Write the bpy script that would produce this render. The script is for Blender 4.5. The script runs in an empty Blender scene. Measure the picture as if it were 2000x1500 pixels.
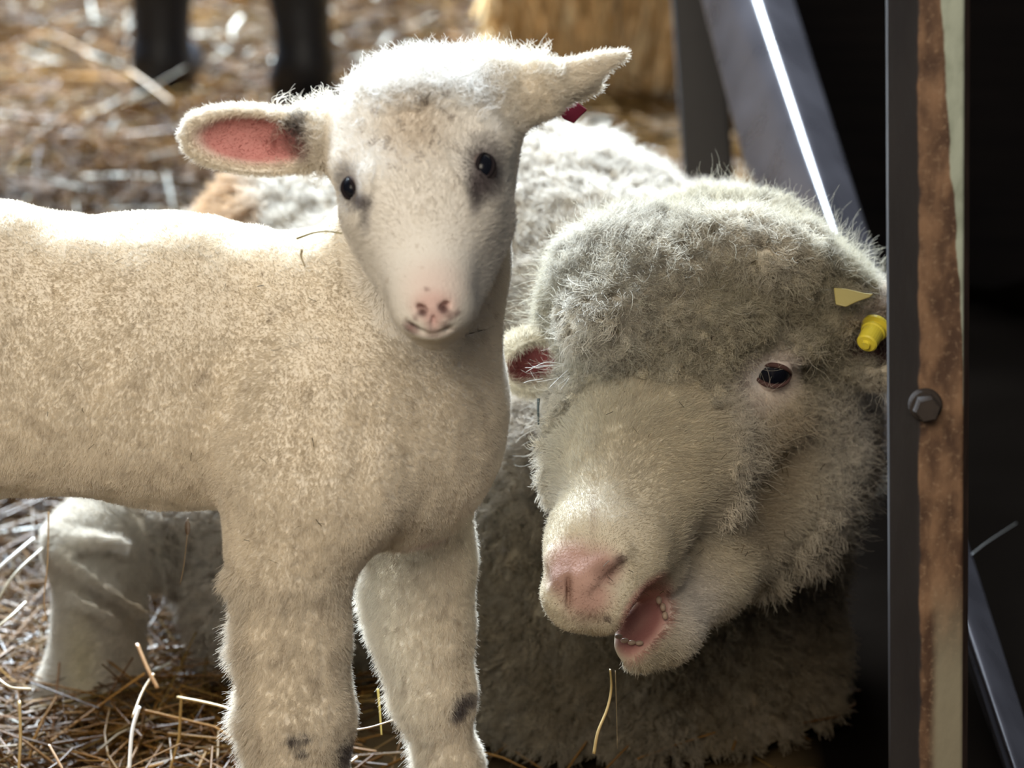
import bpy, math, random
import numpy as np
from mathutils import Vector

rng = np.random.default_rng(7)
random.seed(7)
SC = bpy.context.scene
COL = SC.collection

# ------------------------------------------------------------------ camera, light, exposure
F = 110.0 / 36.0 * 2000.0
PITCH = math.radians(15.0)
CAM = np.array([0.0, 0.0, 0.93])
FWD = np.array([0.0, math.cos(PITCH), -math.sin(PITCH)])
UPV = np.array([0.0, math.sin(PITCH), math.cos(PITCH)])

cd = bpy.data.cameras.new('camera')
cd.lens = 110.0
cd.sensor_width = 36.0
cd.clip_start = 0.05
cd.clip_end = 60.0
cd.dof.use_dof = True
cd.dof.focus_distance = 2.16
cd.dof.aperture_fstop = 7.0
cam = bpy.data.objects.new('camera', cd)
cam.location = CAM
cam.rotation_euler = (math.radians(90.0) - PITCH, 0.0, 0.0)
COL.objects.link(cam)
SC.camera = cam

world = bpy.data.worlds.new('world')
SC.world = world
world.use_nodes = True
wb = world.node_tree.nodes['Background']
wb.inputs[0].default_value = (0.80, 0.86, 1.0, 1.0)
wb.inputs[1].default_value = 0.075

def area(name, loc, target, size, size_y, power, color):
    ld = bpy.data.lights.new(name, 'AREA')
    ld.shape = 'RECTANGLE'
    ld.size = size
    ld.size_y = size_y
    ld.energy = power
    ld.color = color
    o = bpy.data.objects.new(name, ld)
    o.location = loc
    o.rotation_euler = (Vector(target) - Vector(loc)).to_track_quat('-Z', 'Y').to_euler()
    COL.objects.link(o)
    return o

area('rear_roof_light', (-1.3, 7.5, 4.5), (0.0, 2.5, 0.3), 3.6, 2.4, 3900.0, (0.74, 0.87, 1.0))
area('front_fill_light', (-0.75, -0.6, 2.2), (-0.05, 2.1, 0.4), 2.2, 1.3, 92.0, (1.0, 0.89, 0.73))  # soft warm fill, added in front to brighten the near sides

vs = SC.view_settings
vs.view_transform = 'Standard'
vs.look = 'None'
vs.gamma = 1.0
vs.use_curve_mapping = False
vs.exposure = 0.0
SC.cycles.max_bounces = 6
SC.cycles.diffuse_bounces = 4
SC.cycles.glossy_bounces = 2
SC.cycles.transmission_bounces = 3
SC.cycles.use_fast_gi = False

# ------------------------------------------------------------------ helpers
def Q(px, py, Y):
    """world point on the upright plane y=Y seen at photo pixel (px, py)"""
    u = (px - 1000.0) / F
    v = (py - 750.0) / F
    D = FWD + np.array([u, 0, 0]) - UPV * v
    return CAM + D * (Y / D[1])

def R(rpx, p):
    """a radius in photo pixels at point p, in metres"""
    return rpx * float(np.dot(np.asarray(p) - CAM, FWD)) / F

def ground(px, py, z=0.0):
    u = (px - 1000.0) / F
    v = (py - 750.0) / F
    D = FWD + np.array([u, 0, 0]) - UPV * v
    return CAM + D * ((z - CAM[2]) / D[2])

def tag(o, label, cat, group=None, kind=None):
    o['label'] = label
    o['category'] = cat
    if group: o['group'] = group
    if kind: o['kind'] = kind
    return o

def nrm(v):
    v = np.asarray(v, dtype=np.float64)
    return v / np.maximum(np.linalg.norm(v, axis=-1, keepdims=True), 1e-12)

def hash3(ix, iy, iz, seed):
    h = (ix * 374761393 + iy * 668265263 + iz * 2147483647 + seed * 1274126177) & 0xffffffff
    h = ((h ^ (h >> 13)) * 1274126177) & 0xffffffff
    h = (h ^ (h >> 16)) & 0xffff
    return h.astype(np.float32) / 65535.0

def noise(P, scale, seed=0):
    """smooth value noise in [-1,1]; P is (n,3), scale = cells per metre (a number or three)"""
    X = np.asarray(P, dtype=np.float64) * np.asarray(scale, dtype=np.float64) + 1000.0
    I = np.floor(X).astype(np.int64)
    f = X - I
    f = (f * f * (3 - 2 * f)).astype(np.float32)
    out = np.zeros(len(X), dtype=np.float32)
    for dx in (0, 1):
        wx = f[:, 0] if dx else 1 - f[:, 0]
        for dy in (0, 1):
            wy = f[:, 1] if dy else 1 - f[:, 1]
            for dz in (0, 1):
                wz = f[:, 2] if dz else 1 - f[:, 2]
                out += wx * wy * wz * hash3(I[:, 0] + dx, I[:, 1] + dy, I[:, 2] + dz, seed)
    return out * 2 - 1

def sm(a, b, x):
    t = np.clip((x - a) / (b - a), 0, 1)
    return t * t * (3 - 2 * t)

# ------------------------------------------------------------------ implicit-surface modelling
class Body:
    """smooth union of elliptical cones and ellipsoids, polygonised with surface nets"""
    def __init__(self):
        self.prims = []
    def cone(self, p0, p1, r0, r1, k=0.02, up=(0, 0, 1), neg=False):
        """r0,r1: (radius along 'up', radius across) or one number, metres"""
        r0 = (r0, r0) if np.isscalar(r0) else r0
        r1 = (r1, r1) if np.isscalar(r1) else r1
        p0 = np.asarray(p0, float); p1 = np.asarray(p1, float)
        ax = p1 - p0
        L = np.linalg.norm(ax)
        ax = ax / max(L, 1e-9)
        a = np.asarray(up, float)
        a = a - ax * a.dot(ax)
        a = nrm(a)
        b = np.cross(ax, a)
        m = max(max(r0), max(r1)) + k + 0.01
        lo = np.minimum(p0, p1) - m
        hi = np.maximum(p0, p1) + m
        def f(X, Y, Z):
            dx = X - p0[0]; dy = Y - p0[1]; dz = Z - p0[2]
            h = dx * ax[0] + dy * ax[1] + dz * ax[2]
            t = np.clip(h / max(L, 1e-9), 0, 1)
            l = h - t * L
            da = dx * a[0] + dy * a[1] + dz * a[2]
            db = dx * b[0] + dy * b[1] + dz * b[2]
            ra = r0[0] + (r1[0] - r0[0]) * t
            rb = r0[1] + (r1[1] - r0[1]) * t
            rl = np.minimum(ra, rb)
            q = np.sqrt((da / ra) ** 2 + (db / rb) ** 2 + (l / rl) ** 2)
            g = np.sqrt((da / ra ** 2) ** 2 + (db / rb ** 2) ** 2 + (l / rl ** 2) ** 2)
            return q * (q - 1) / np.maximum(g, 1e-4)
        self.prims.append((f, lo, hi, k, neg))
    def ell(self, c, A, r, k=0.02, neg=False):
        """c centre, A 3 axes (rows) or None, r 3 radii"""
        c = np.asarray(c, float)
        A = np.eye(3) if A is None else nrm(np.asarray(A, float))
        m = max(r) + k + 0.01
        def f(X, Y, Z):
            dx = X - c[0]; dy = Y - c[1]; dz = Z - c[2]
            s = 0; s2 = 0
            for i in range(3):
                d = (dx * A[i][0] + dy * A[i][1] + dz * A[i][2])
                s = s + (d / r[i]) ** 2
                s2 = s2 + (d / r[i] ** 2) ** 2
            q = np.sqrt(s)
            return q * (q - 1) / np.maximum(np.sqrt(s2), 1e-4)
        self.prims.append((f, c - m, c + m, k, neg))
    def field(self, lo, n, h, disp=None):
        f = np.full(n, 0.5, dtype=np.float32)
        for (fn, a, b, k, neg) in self.prims:
            i0 = np.maximum(np.floor((a - lo) / h).astype(int), 0)
            i1 = np.minimum(np.ceil((b - lo) / h).astype(int) + 1, n)
            if np.any(i1 <= i0): continue
            X = (lo[0] + h * np.arange(i0[0], i1[0])).astype(np.float32)[:, None, None]
            Y = (lo[1] + h * np.arange(i0[1], i1[1])).astype(np.float32)[None, :, None]
            Z = (lo[2] + h * np.arange(i0[2], i1[2])).astype(np.float32)[None, None, :]
            d = fn(X, Y, Z).astype(np.float32)
            s = f[i0[0]:i1[0], i0[1]:i1[1], i0[2]:i1[2]]
            if neg:
                d = -d
                hh = np.maximum(k - np.abs(s - d), 0) / k
                s[...] = np.maximum(s, d) + hh * hh * k * 0.25
            else:
                hh = np.maximum(k - np.abs(s - d), 0) / k
                s[...] = np.minimum(s, d) - hh * hh * k * 0.25
        return f
    def mesh(self, lo, hi, h):
        lo = np.asarray(lo, float)
        n = tuple(np.ceil((np.asarray(hi) - lo) / h).astype(int) + 1)
        f = self.field(lo, n, h)
        s = f < 0
        c8 = [s[:-1, :-1, :-1], s[1:, :-1, :-1], s[:-1, 1:, :-1], s[1:, 1:, :-1],
              s[:-1, :-1, 1:], s[1:, :-1, 1:], s[:-1, 1:, 1:], s[1:, 1:, 1:]]
        cnt = sum(c.astype(np.int8) for c in c8)
        act = (cnt > 0) & (cnt < 8)
        idx = np.argwhere(act)
        vid = np.full(act.shape, -1, dtype=np.int64)
        vid[act] = np.arange(len(idx))
        offs = np.array([[x, y, z] for z in (0, 1) for y in (0, 1) for x in (0, 1)])
        vals = np.stack([f[idx[:, 0] + o[0], idx[:, 1] + o[1], idx[:, 2] + o[2]] for o in offs], 1)
        acc = np.zeros((len(idx), 3)); w = np.zeros(len(idx))
        E = [(a, b) for a in range(8) for b in range(a + 1, 8) if np.abs(offs[a] - offs[b]).sum() == 1]
        for a, b in E:
            va, vb = vals[:, a], vals[:, b]
            m = (va < 0) != (vb < 0)
            t = np.where(m, va / np.where(m, va - vb, 1), 0)[:, None]
            acc += np.where(m[:, None], offs[a] + (offs[b] - offs[a]) * t, 0)
            w += m
        V = lo + h * (idx + acc / w[:, None])
        quads = []
        for ax in range(3):
            o = np.zeros(3, int); o[ax] = 1
            A = s[tuple(slice(0, d - o[i]) for i, d in enumerate(s.shape))]
            B = s[tuple(slice(o[i], d) for i, d in enumerate(s.shape))]
            e = np.argwhere(A != B)
            u, v = (ax + 1) % 3, (ax + 2) % 3
            ok = (e[:, u] > 0) & (e[:, v] > 0) & (e[:, u] < act.shape[u]) & (e[:, v] < act.shape[v])
            e = e[ok]
            flip = A[tuple(e.T)]
            def cid(du, dv):
                q = e.copy(); q[:, u] -= du; q[:, v] -= dv
                return vid[tuple(q.T)]
            q = np.stack([cid(1, 1), cid(0, 1), cid(0, 0), cid(1, 0)], 1)
            q[~flip] = q[~flip][:, ::-1]
            quads.append(q)
        return V, np.concatenate(quads)

def join_parts(parts):
    V = []; Q4 = []; n = 0
    for v, q in parts:
        V.append(v); Q4.append(q + n); n += len(v)
    return np.concatenate(V), np.concatenate(Q4)

def drop_inside(v, q, lo, hi):
    c = v[q].mean(1)
    ins = np.all((c > lo) & (c < hi), axis=1)
    return v, q[~ins]

def body_mesh(body, boxes, lo, hi, h):
    """coarse mesh for the whole, finer inside each (lo, hi, h) box"""
    parts = []
    v, q = body.mesh(lo, hi, h)
    for bl, bh, _ in boxes:
        v, q = drop_inside(v, q, np.asarray(bl) + h, np.asarray(bh) - h)
    parts.append((v, q))
    for bl, bh, hh in boxes:
        FINE.append((np.asarray(bl) + hh, np.asarray(bh) - hh, hh))
        parts.append(body.mesh(bl, bh, hh))
    V, Q4 = join_parts(parts)
    used = np.zeros(len(V), bool); used[Q4.ravel()] = True
    remap = np.cumsum(used) - 1
    return V[used], remap[Q4]

FINE = []
def smooth(V, Q4, it=1):
    for _ in range(it):
        acc = np.zeros_like(V); w = np.zeros(len(V))
        for a in range(4):
            b = (a + 1) % 4
            np.add.at(acc, Q4[:, a], V[Q4[:, b]]); np.add.at(w, Q4[:, a], 1)
            np.add.at(acc, Q4[:, b], V[Q4[:, a]]); np.add.at(w, Q4[:, b], 1)
        V = V * 0.5 + 0.5 * acc / np.maximum(w, 1)[:, None]
    return V

def vnormals(V, Q4):
    fn = np.cross(V[Q4[:, 2]] - V[Q4[:, 0]], V[Q4[:, 3]] - V[Q4[:, 1]])
    N = np.zeros_like(V)
    for a in range(4): np.add.at(N, Q4[:, a], fn)
    return nrm(N)

def mesh_obj(name, V, Fc, mat, parent=None, col=None, smooth_shade=True, loc=None):
    me = bpy.data.meshes.new(name)
    V = np.asarray(V, dtype=np.float64)
    if loc is not None: V = V - np.asarray(loc)
    if isinstance(Fc, np.ndarray):
        nf, k = Fc.shape
        me.vertices.add(len(V)); me.vertices.foreach_set('co', V.astype(np.float32).ravel())
        me.loops.add(nf * k); me.loops.foreach_set('vertex_index', Fc.astype(np.int32).ravel())
        me.polygons.add(nf); me.polygons.foreach_set('loop_start', np.arange(0, nf * k, k, dtype=np.int32))
        me.update(calc_edges=True)
    else:
        me.from_pydata(V.tolist(), [], Fc)
        me.update()
    me.polygons.foreach_set('use_smooth', [smooth_shade] * len(me.polygons))
    if col is not None:
        a = me.attributes.new('col', 'FLOAT_COLOR', 'POINT')
        c4 = np.ones((len(V), 4), dtype=np.float32); c4[:, :3] = col
        a.data.foreach_set('color', c4.ravel())
    me.materials.append(mat)
    o = bpy.data.objects.new(name, me)
    if loc is not None: o.location = loc
    if parent is not None:
        o.parent = parent
        w_ = np.asarray(parent.location) + (np.asarray(parent.parent.location) if parent.parent else 0)
        o.location = np.asarray(o.location) - w_
    COL.objects.link(o)
    return o

# ------------------------------------------------------------------ materials
def mat_new(name):
    m = bpy.data.materials.new(name)
    m.use_nodes = True
    nt = m.node_tree
    b = nt.nodes['Principled BSDF']
    return m, nt, b

def mat_plain(name, color, rough=0.6, metal=0.0, spec=0.5, coat=0.0, sss=0.0):
    m, nt, b = mat_new(name)
    b.inputs['Base Color'].default_value = (*color, 1)
    b.inputs['Roughness'].default_value = rough
    b.inputs['Metallic'].default_value = metal
    b.inputs['Specular IOR Level'].default_value = spec
    b.inputs['Coat Weight'].default_value = coat
    if sss:
        b.inputs['Subsurface Weight'].default_value = sss
        b.inputs['Subsurface Radius'].default_value = (0.006, 0.003, 0.002)
        b.inputs['Subsurface Scale'].default_value = 1.0
    return m

def mat_attr(name, rough=0.7, spec=0.3, bump=0.0, bscale=400.0, coat=0.0, trans=0.0):
    m, nt, b = mat_new(name)
    a = nt.nodes.new('ShaderNodeAttribute'); a.attribute_name = 'col'
    nt.links.new(a.outputs['Color'], b.inputs['Base Color'])
    b.inputs['Roughness'].default_value = rough
    b.inputs['Specular IOR Level'].default_value = spec
    b.inputs['Coat Weight'].default_value = coat
    if bump:
        n = nt.nodes.new('ShaderNodeTexNoise'); n.inputs['Scale'].default_value = bscale
        g = nt.nodes.new('ShaderNodeNewGeometry')
        nt.links.new(g.outputs['Position'], n.inputs['Vector'])
        bp = nt.nodes.new('ShaderNodeBump'); bp.inputs['Strength'].default_value = bump
        bp.inputs['Distance'].default_value = 0.001
        nt.links.new(n.outputs['Fac'], bp.inputs['Height'])
        nt.links.new(bp.outputs['Normal'], b.inputs['Normal'])
    return m

def mat_hair(name, trans=0.4):
    m = bpy.data.materials.new(name)
    m.use_nodes = True
    nt = m.node_tree
    nt.nodes.clear()
    out = nt.nodes.new('ShaderNodeOutputMaterial')
    a = nt.nodes.new('ShaderNodeAttribute'); a.attribute_name = 'col'
    d = nt.nodes.new('ShaderNodeBsdfDiffuse')
    t = nt.nodes.new('ShaderNodeBsdfTranslucent')
    g = nt.nodes.new('ShaderNodeBsdfGlossy'); g.inputs['Roughness'].default_value = 0.45
    mx = nt.nodes.new('ShaderNodeMixShader'); mx.inputs[0].default_value = trans
    m2 = nt.nodes.new('ShaderNodeMixShader'); m2.inputs[0].default_value = 0.05
    nt.links.new(a.outputs['Color'], d.inputs['Color'])
    nt.links.new(a.outputs['Color'], t.inputs['Color'])
    nt.links.new(d.outputs[0], mx.inputs[1]); nt.links.new(t.outputs[0], mx.inputs[2])
    nt.links.new(mx.outputs[0], m2.inputs[1]); nt.links.new(g.outputs[0], m2.inputs[2])
    nt.links.new(m2.outputs[0], out.inputs['Surface'])
    return m

M_SKIN = mat_attr('animal_skin', rough=0.75, spec=0.25, bump=0.5, bscale=500)
M_FUR = mat_hair('lamb_fur', 0.40)
M_WOOL = mat_hair('ewe_wool', 0.40)
M_EYE = mat_plain('eye_black', (0.006, 0.007, 0.012), rough=0.22, spec=0.3)
M_LIDSKIN = mat_attr('eyelid_skin', rough=0.9, spec=0.05)
M_LID = ((0.02, 0.016, 0.018), (0.16, 0.13, 0.125))
M_LIDP = ((0.10, 0.055, 0.05), (0.80, 0.70, 0.64))
M_HOOF = mat_plain('hoof_horn', (0.10, 0.08, 0.06), rough=0.5)

# ------------------------------------------------------------------ hair
class Surf:
    """random roots on a quad mesh"""
    def __init__(self, V, Q4, N):
        T = np.concatenate([Q4[:, [0, 1, 2]], Q4[:, [0, 2, 3]]])
        self.V, self.T, self.N = V, T, N
        a = V[T]
        self.area = 0.5 * np.linalg.norm(np.cross(a[:, 1] - a[:, 0], a[:, 2] - a[:, 0]), axis=1)
        self.cen = a.mean(1)
        self.fn = nrm(N[T].mean(1))
        for bl, bh, hh in FINE:      # where the coarse mesh laps under the fine one, no second coat
            ins = np.all((self.cen > bl) & (self.cen < bh), axis=1) & (self.area > hh * hh * 1.6)
            self.area = np.where(ins, 0, self.area)
    def sample(self, dens):
        """dens: per-triangle roots per square metre"""
        ex = self.area * dens
        n = int(ex.sum())
        cdf = np.cumsum(ex); cdf /= cdf[-1]
        ti = np.searchsorted(cdf, rng.random(n))
        r1 = np.sqrt(rng.random(n)); r2 = rng.random(n)
        w = np.stack([1 - r1, r1 * (1 - r2), r1 * r2], 1)
        P = (self.V[self.T[ti]] * w[:, :, None]).sum(1)
        Nn = nrm((self.N[self.T[ti]] * w[:, :, None]).sum(1))
        return P, Nn

def facing(C, N, edge=-0.35, back=0.15):
    v = nrm(CAM - C)
    d = (v * N).sum(1)
    return back + (1 - back) * sm(edge - 0.15, edge + 0.05, d)

def locks(P, N, comb, L, col, S, rc, K=7, jit=0.10, curl=0.0, turns=1.2, conv=0.7, frizz=0.1, lean=0.5, radius=0.00015, colvar=0.08, droop=0.0, lvar=0.25):
    """S strands per lock. P,N roots; comb (n,3) direction; L (n,) length; rc lock radius (n,) or number; curl amplitude (n,) or number."""
    n = len(P)
    L = np.broadcast_to(L, (n,)); rc = np.broadcast_to(rc, (n,)); curl = np.broadcast_to(curl, (n,)); lean = np.broadcast_to(lean, (n,))
    t1 = nrm(np.cross(N, comb + 1e-3 * rng.normal(size=(n, 3))))
    t2 = np.cross(N, t1)
    ctan = nrm(comb - N * (comb * N).sum(1)[:, None] + 1e-6)
    D = nrm(N * (1 - lean)[:, None] + ctan * lean[:, None] + rng.normal(size=(n, 3)) * jit)
    ph = rng.random(n) * 2 * np.pi
    sg = np.where(rng.random(n) < 0.5, 1, -1)
    m = n * S
    rep = np.repeat(np.arange(n), S)
    ang = rng.random(m) * 2 * np.pi
    rr = np.sqrt(rng.random(m)) * rc[rep]
    off = t1[rep] * (np.cos(ang) * rr)[:, None] + t2[rep] * (np.sin(ang) * rr)[:, None]
    root = P[rep] + off - N[rep] * 0.0008
    l = L[rep] * (1 - lvar * rng.random(m))
    dd = D[rep] + rng.normal(size=(m, 3)) * frizz
    fz = rng.normal(size=(m, 3)) * frizz * l[:, None] * 0.5
    phs = ph[rep] + rng.normal(size=m) * 0.35
    s = np.linspace(0, 1, K)
    pts = np.empty((m, K, 3), dtype=np.float32)
    for k, q in enumerate(s):
        a = phs + sg[rep] * 2 * np.pi * turns * q
        amp = (curl[rep] * min(1, q * 2.2))[:, None]
        pts[:, k] = (root + dd * (l * q)[:, None] - off * (conv * q) + t1[rep] * np.cos(a)[:, None] * amp +
                     t2[rep] * np.sin(a)[:, None] * amp + fz * math.sin(q * 5.0) * q)
        pts[:, k, 2] -= (droop * l * q * q).astype(np.float32)
    c = col[rep] * (1 + colvar * rng.normal(size=(m, 1)))
    rad = np.empty((m, K), dtype=np.float32)
    for k, q in enumerate(s):
        rad[:, k] = radius * (1 - 0.65 * q)
    return pts, rad, np.clip(c, 0.01, 1)

def hair_obj(name, batches, mat, parent):
    sizes = []; P = []; Rr = []; C = []
    for pts, rad, c in batches:
        sizes.append(np.full(len(pts), pts.shape[1], dtype=np.int32))
        P.append(pts.reshape(-1, 3)); Rr.append(rad.ravel()); C.append(c)
    sizes = np.concatenate(sizes); P = np.concatenate(P) - np.asarray(parent.location, dtype=np.float32); Rr = np.concatenate(Rr); C = np.concatenate(C)
    hc = bpy.data.hair_curves.new(name)
    hc.add_curves([int(x) for x in sizes])
    hc.attributes['position'].data.foreach_set('vector', P.astype(np.float32).ravel()) if 'position' in hc.attributes else hc.position_data.foreach_set('vector', P.astype(np.float32).ravel())
    ra = hc.attributes.get('radius') or hc.attributes.new('radius', 'FLOAT', 'POINT')
    ra.data.foreach_set('value', Rr.astype(np.float32))
    ca = hc.attributes.new('col', 'FLOAT_COLOR', 'CURVE')
    c4 = np.ones((len(C), 4), dtype=np.float32); c4[:, :3] = C
    ca.data.foreach_set('color', c4.ravel())
    hc.materials.append(mat)
    o = bpy.data.objects.new(name, hc)
    o.parent = parent
    COL.objects.link(o)
    print(name, len(sizes), 'strands', len(P), 'points')
    return o

def ball(P, c, r, soft=0.5):
    """1 inside a ball (or ellipsoid when r is three numbers), fading to 0 at its edge"""
    d = np.linalg.norm((P - np.asarray(c)) / np.asarray(r), axis=1)
    return 1 - sm(1 - soft, 1 + soft * 0.3, d)

def mixc(a, b, w):
    return a * (1 - w[:, None]) + np.asarray(b) * w[:, None]

def blob(c, A, r, nu=28, nv=18, f=None):
    """an ellipsoid-like mesh: axes A, radii r, optional shaping f(dirs)->scale"""
    th = np.linspace(0, np.pi, nv); phi = np.linspace(0, 2 * np.pi, nu, endpoint=False)
    D = np.array([[math.sin(t) * math.cos(p), math.sin(t) * math.sin(p), math.cos(t)] for t in th for p in phi])
    Sx = D * np.asarray(r)
    if f is not None: Sx = Sx * f(D)[:, None]
    V = np.asarray(c) + Sx @ np.asarray(A, float)
    Fq = [[i * nu + j, i * nu + (j + 1) % nu, (i + 1) * nu + (j + 1) % nu, (i + 1) * nu + j] for i in range(nv - 1) for j in range(nu)]
    return V, np.array(Fq)[:, ::-1]

def tube(path, radii, n=8, flat=1.0):
    path = np.asarray(path, float)
    radii = np.broadcast_to(radii, (len(path),))
    T = np.gradient(path, axis=0); T = nrm(T)
    ref = np.array([0.31, 0.21, 0.93]) if abs(T[0][2]) < 0.9 else np.array([0.9, 0.3, 0.1])
    V = []; a = nrm(np.cross(T[0], ref))
    for i in range(len(path)):
        a = nrm(a - T[i] * a.dot(T[i])); b = np.cross(T[i], a)
        for j in range(n):
            q = 2 * math.pi * j / n
            V.append(path[i] + radii[i] * (a * math.cos(q) + b * math.sin(q) * flat))
    Fc = [[i * n + j, i * n + (j + 1) % n, (i + 1) * n + (j + 1) % n, (i + 1) * n + j] for i in range(len(path) - 1) for j in range(n)]
    Fc.append(list(range(n))[::-1]); Fc.append([(len(path) - 1) * n + j for j in range(n)])
    return V, Fc

def spline(pts, n=16):
    pts = np.asarray(pts, float)
    P = np.vstack([2 * pts[0] - pts[1], pts, 2 * pts[-1] - pts[-2]])
    out = []
    segs = len(pts) - 1
    for i in range(segs):
        p0, p1, p2, p3 = P[i:i + 4]
        for t in np.linspace(0, 1, n, endpoint=(i == segs - 1)):
            out.append(0.5 * (2 * p1 + (p2 - p0) * t + (2 * p0 - 5 * p1 + 4 * p2 - p3) * t * t + (3 * p1 - p0 - 3 * p2 + p3) * t ** 3))
    return np.array(out)

def frame_from(n, up=(0, 0, 1)):
    """rows: side, up, normal"""
    n = nrm(n); s = nrm(np.cross(up, n)); u = np.cross(n, s)
    return np.array([s, u, n])

def surface_point(V, N, px, py, maxd=40):
    """the mesh vertex in front nearest to the ray through a photo pixel (used to seat eyes, lids and flecks on the skin)"""
    p = Q(px, py, 2.0); d = nrm(p - CAM)
    w = V - CAM
    t = w @ d
    off = np.linalg.norm(w - t[:, None] * d, axis=1)
    tol = 0.004
    m = off < tol
    while not m.any():
        tol *= 1.5; m = off < tol
    i = np.where(m)[0][np.argmin(t[m])]
    return CAM + d * t[i], N[i]

# ================================================================== setting: floor, bedding, walls
def grid_mesh(name, x0, x1, y0, y1, step, zf, mat, colf=None):
    xs = np.arange(x0, x1 + step, step); ys = np.arange(y0, y1 + step, step)
    X, Y = np.meshgrid(xs, ys, indexing='ij')
    P = np.stack([X.ravel(), Y.ravel(), np.zeros(X.size)], 1)
    P[:, 2] = zf(P)
    nx, ny = len(xs), len(ys)
    i = np.arange(nx - 1)[:, None] * ny + np.arange(ny - 1)[None, :]
    Fc = np.stack([i, i + ny, i + ny + 1, i + 1], -1).reshape(-1, 4)
    return mesh_obj(name, P, Fc, mat, None, colf(P) if colf else None)

def floor_z(P):
    far = sm(3.0, 4.2, P[:, 1])
    return noise(P * [1, 1, 0], 5, 101) * (0.012 + 0.02 * far) + noise(P * [1, 1, 0], 17, 102) * (0.007 + 0.008 * far) - 0.012

def rail_x(Y):
    """where the pen's metal rail runs; straw lies to the left of it"""
    return 0.235 + 0.0 * Y + 0.045 * (Y - 2.0)

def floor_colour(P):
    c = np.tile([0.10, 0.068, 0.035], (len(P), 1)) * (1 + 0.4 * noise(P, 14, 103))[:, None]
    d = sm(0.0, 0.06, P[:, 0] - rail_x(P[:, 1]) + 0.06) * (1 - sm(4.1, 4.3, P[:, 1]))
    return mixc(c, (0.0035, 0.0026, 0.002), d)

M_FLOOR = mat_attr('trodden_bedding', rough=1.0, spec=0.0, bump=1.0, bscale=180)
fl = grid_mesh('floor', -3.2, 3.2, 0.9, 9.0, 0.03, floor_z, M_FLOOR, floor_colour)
fl['kind'] = 'structure'

def straw_mesh(P, D, L, r, col, bend, rings=4, flat=0.55, name='straw', mat=None):
    """many bent stalks in one mesh; P centres, D directions"""
    n = len(P)
    D = nrm(D)
    up = np.tile([0.0, 0, 1.0], (n, 1)) + 0.4 * rng.normal(size=(n, 3))
    a = nrm(np.cross(D, up)); b = np.cross(a, D)
    V = np.empty((n, rings, 3, 3)); s = np.linspace(-0.5, 0.5, rings)
    bd = nrm(rng.normal(size=(n, 3)) * [1, 1, 0.35])
    for k, q in enumerate(s):
        c = P + D * (L * q)[:, None] + bd * (bend * L * (0.25 - q * q) * 1.6)[:, None]
        for j, (ca, sb) in enumerate(((1, 0.0), (-0.5, 0.8), (-0.5, -0.8))):
            V[:, k, j] = c + a * (r * ca)[:, None] + b * (r * sb * flat)[:, None]
    base = np.arange(n)[:, None, None, None] * (rings * 3)
    k = np.arange(rings - 1)[None, :, None, None]; j = np.arange(3)[None, None, :, None]
    jn = (j + 1) % 3
    Fc = np.concatenate([base + k * 3 + j, base + k * 3 + jn, base + (k + 1) * 3 + jn, base + (k + 1) * 3 + j], -1).reshape(-1, 4)
    Cc = np.repeat(col, rings * 3, axis=0)
    return V.reshape(-1, 3), Fc, Cc

M_STRAW = mat_attr('straw', rough=0.34, spec=0.16)
def straw_palette(n, P):
    pal = np.array([[0.40, 0.26, 0.10], [0.30, 0.19, 0.07], [0.17, 0.105, 0.045], [0.42, 0.32, 0.16], [0.12, 0.075, 0.038], [0.25, 0.20, 0.09], [0.22, 0.13, 0.06]])
    w = np.array([0.16, 0.22, 0.2, 0.08, 0.16, 0.08, 0.10])
    c = pal[rng.choice(len(pal), size=n, p=w)] * (0.75 + 0.5 * rng.random((n, 1)))
    # older, dung-browned straw in patches; a shadowy area painted in with it
    old = sm(0.0, 0.5, noise(P * [1, 1, 0], 2.1, 111) + 0.75 * ball(P, (-0.15, 6.4, 0), (0.45, 1.0, 1), 0.5))
    c = c * (0.40 - 0.17 * old)[:, None] * [1.30, 0.96, 0.56]
    gold = ball(P, (0.2, 4.6, 0), (0.5, 1.3, 1), 0.6)  # warm bounce near the bale painted in as golden straw
    c = mixc(c, np.array([0.34, 0.20, 0.07]), 0.45 * gold)
    pale = rng.random(n) < np.where(P[:, 1] < 3.0, 0.015, 0.05)  # bright glints painted in as pale stalks
    c[pale] = np.array([0.62, 0.60, 0.52]) * (0.7 + 0.5 * rng.random((pale.sum(), 1)))
    return c

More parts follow.
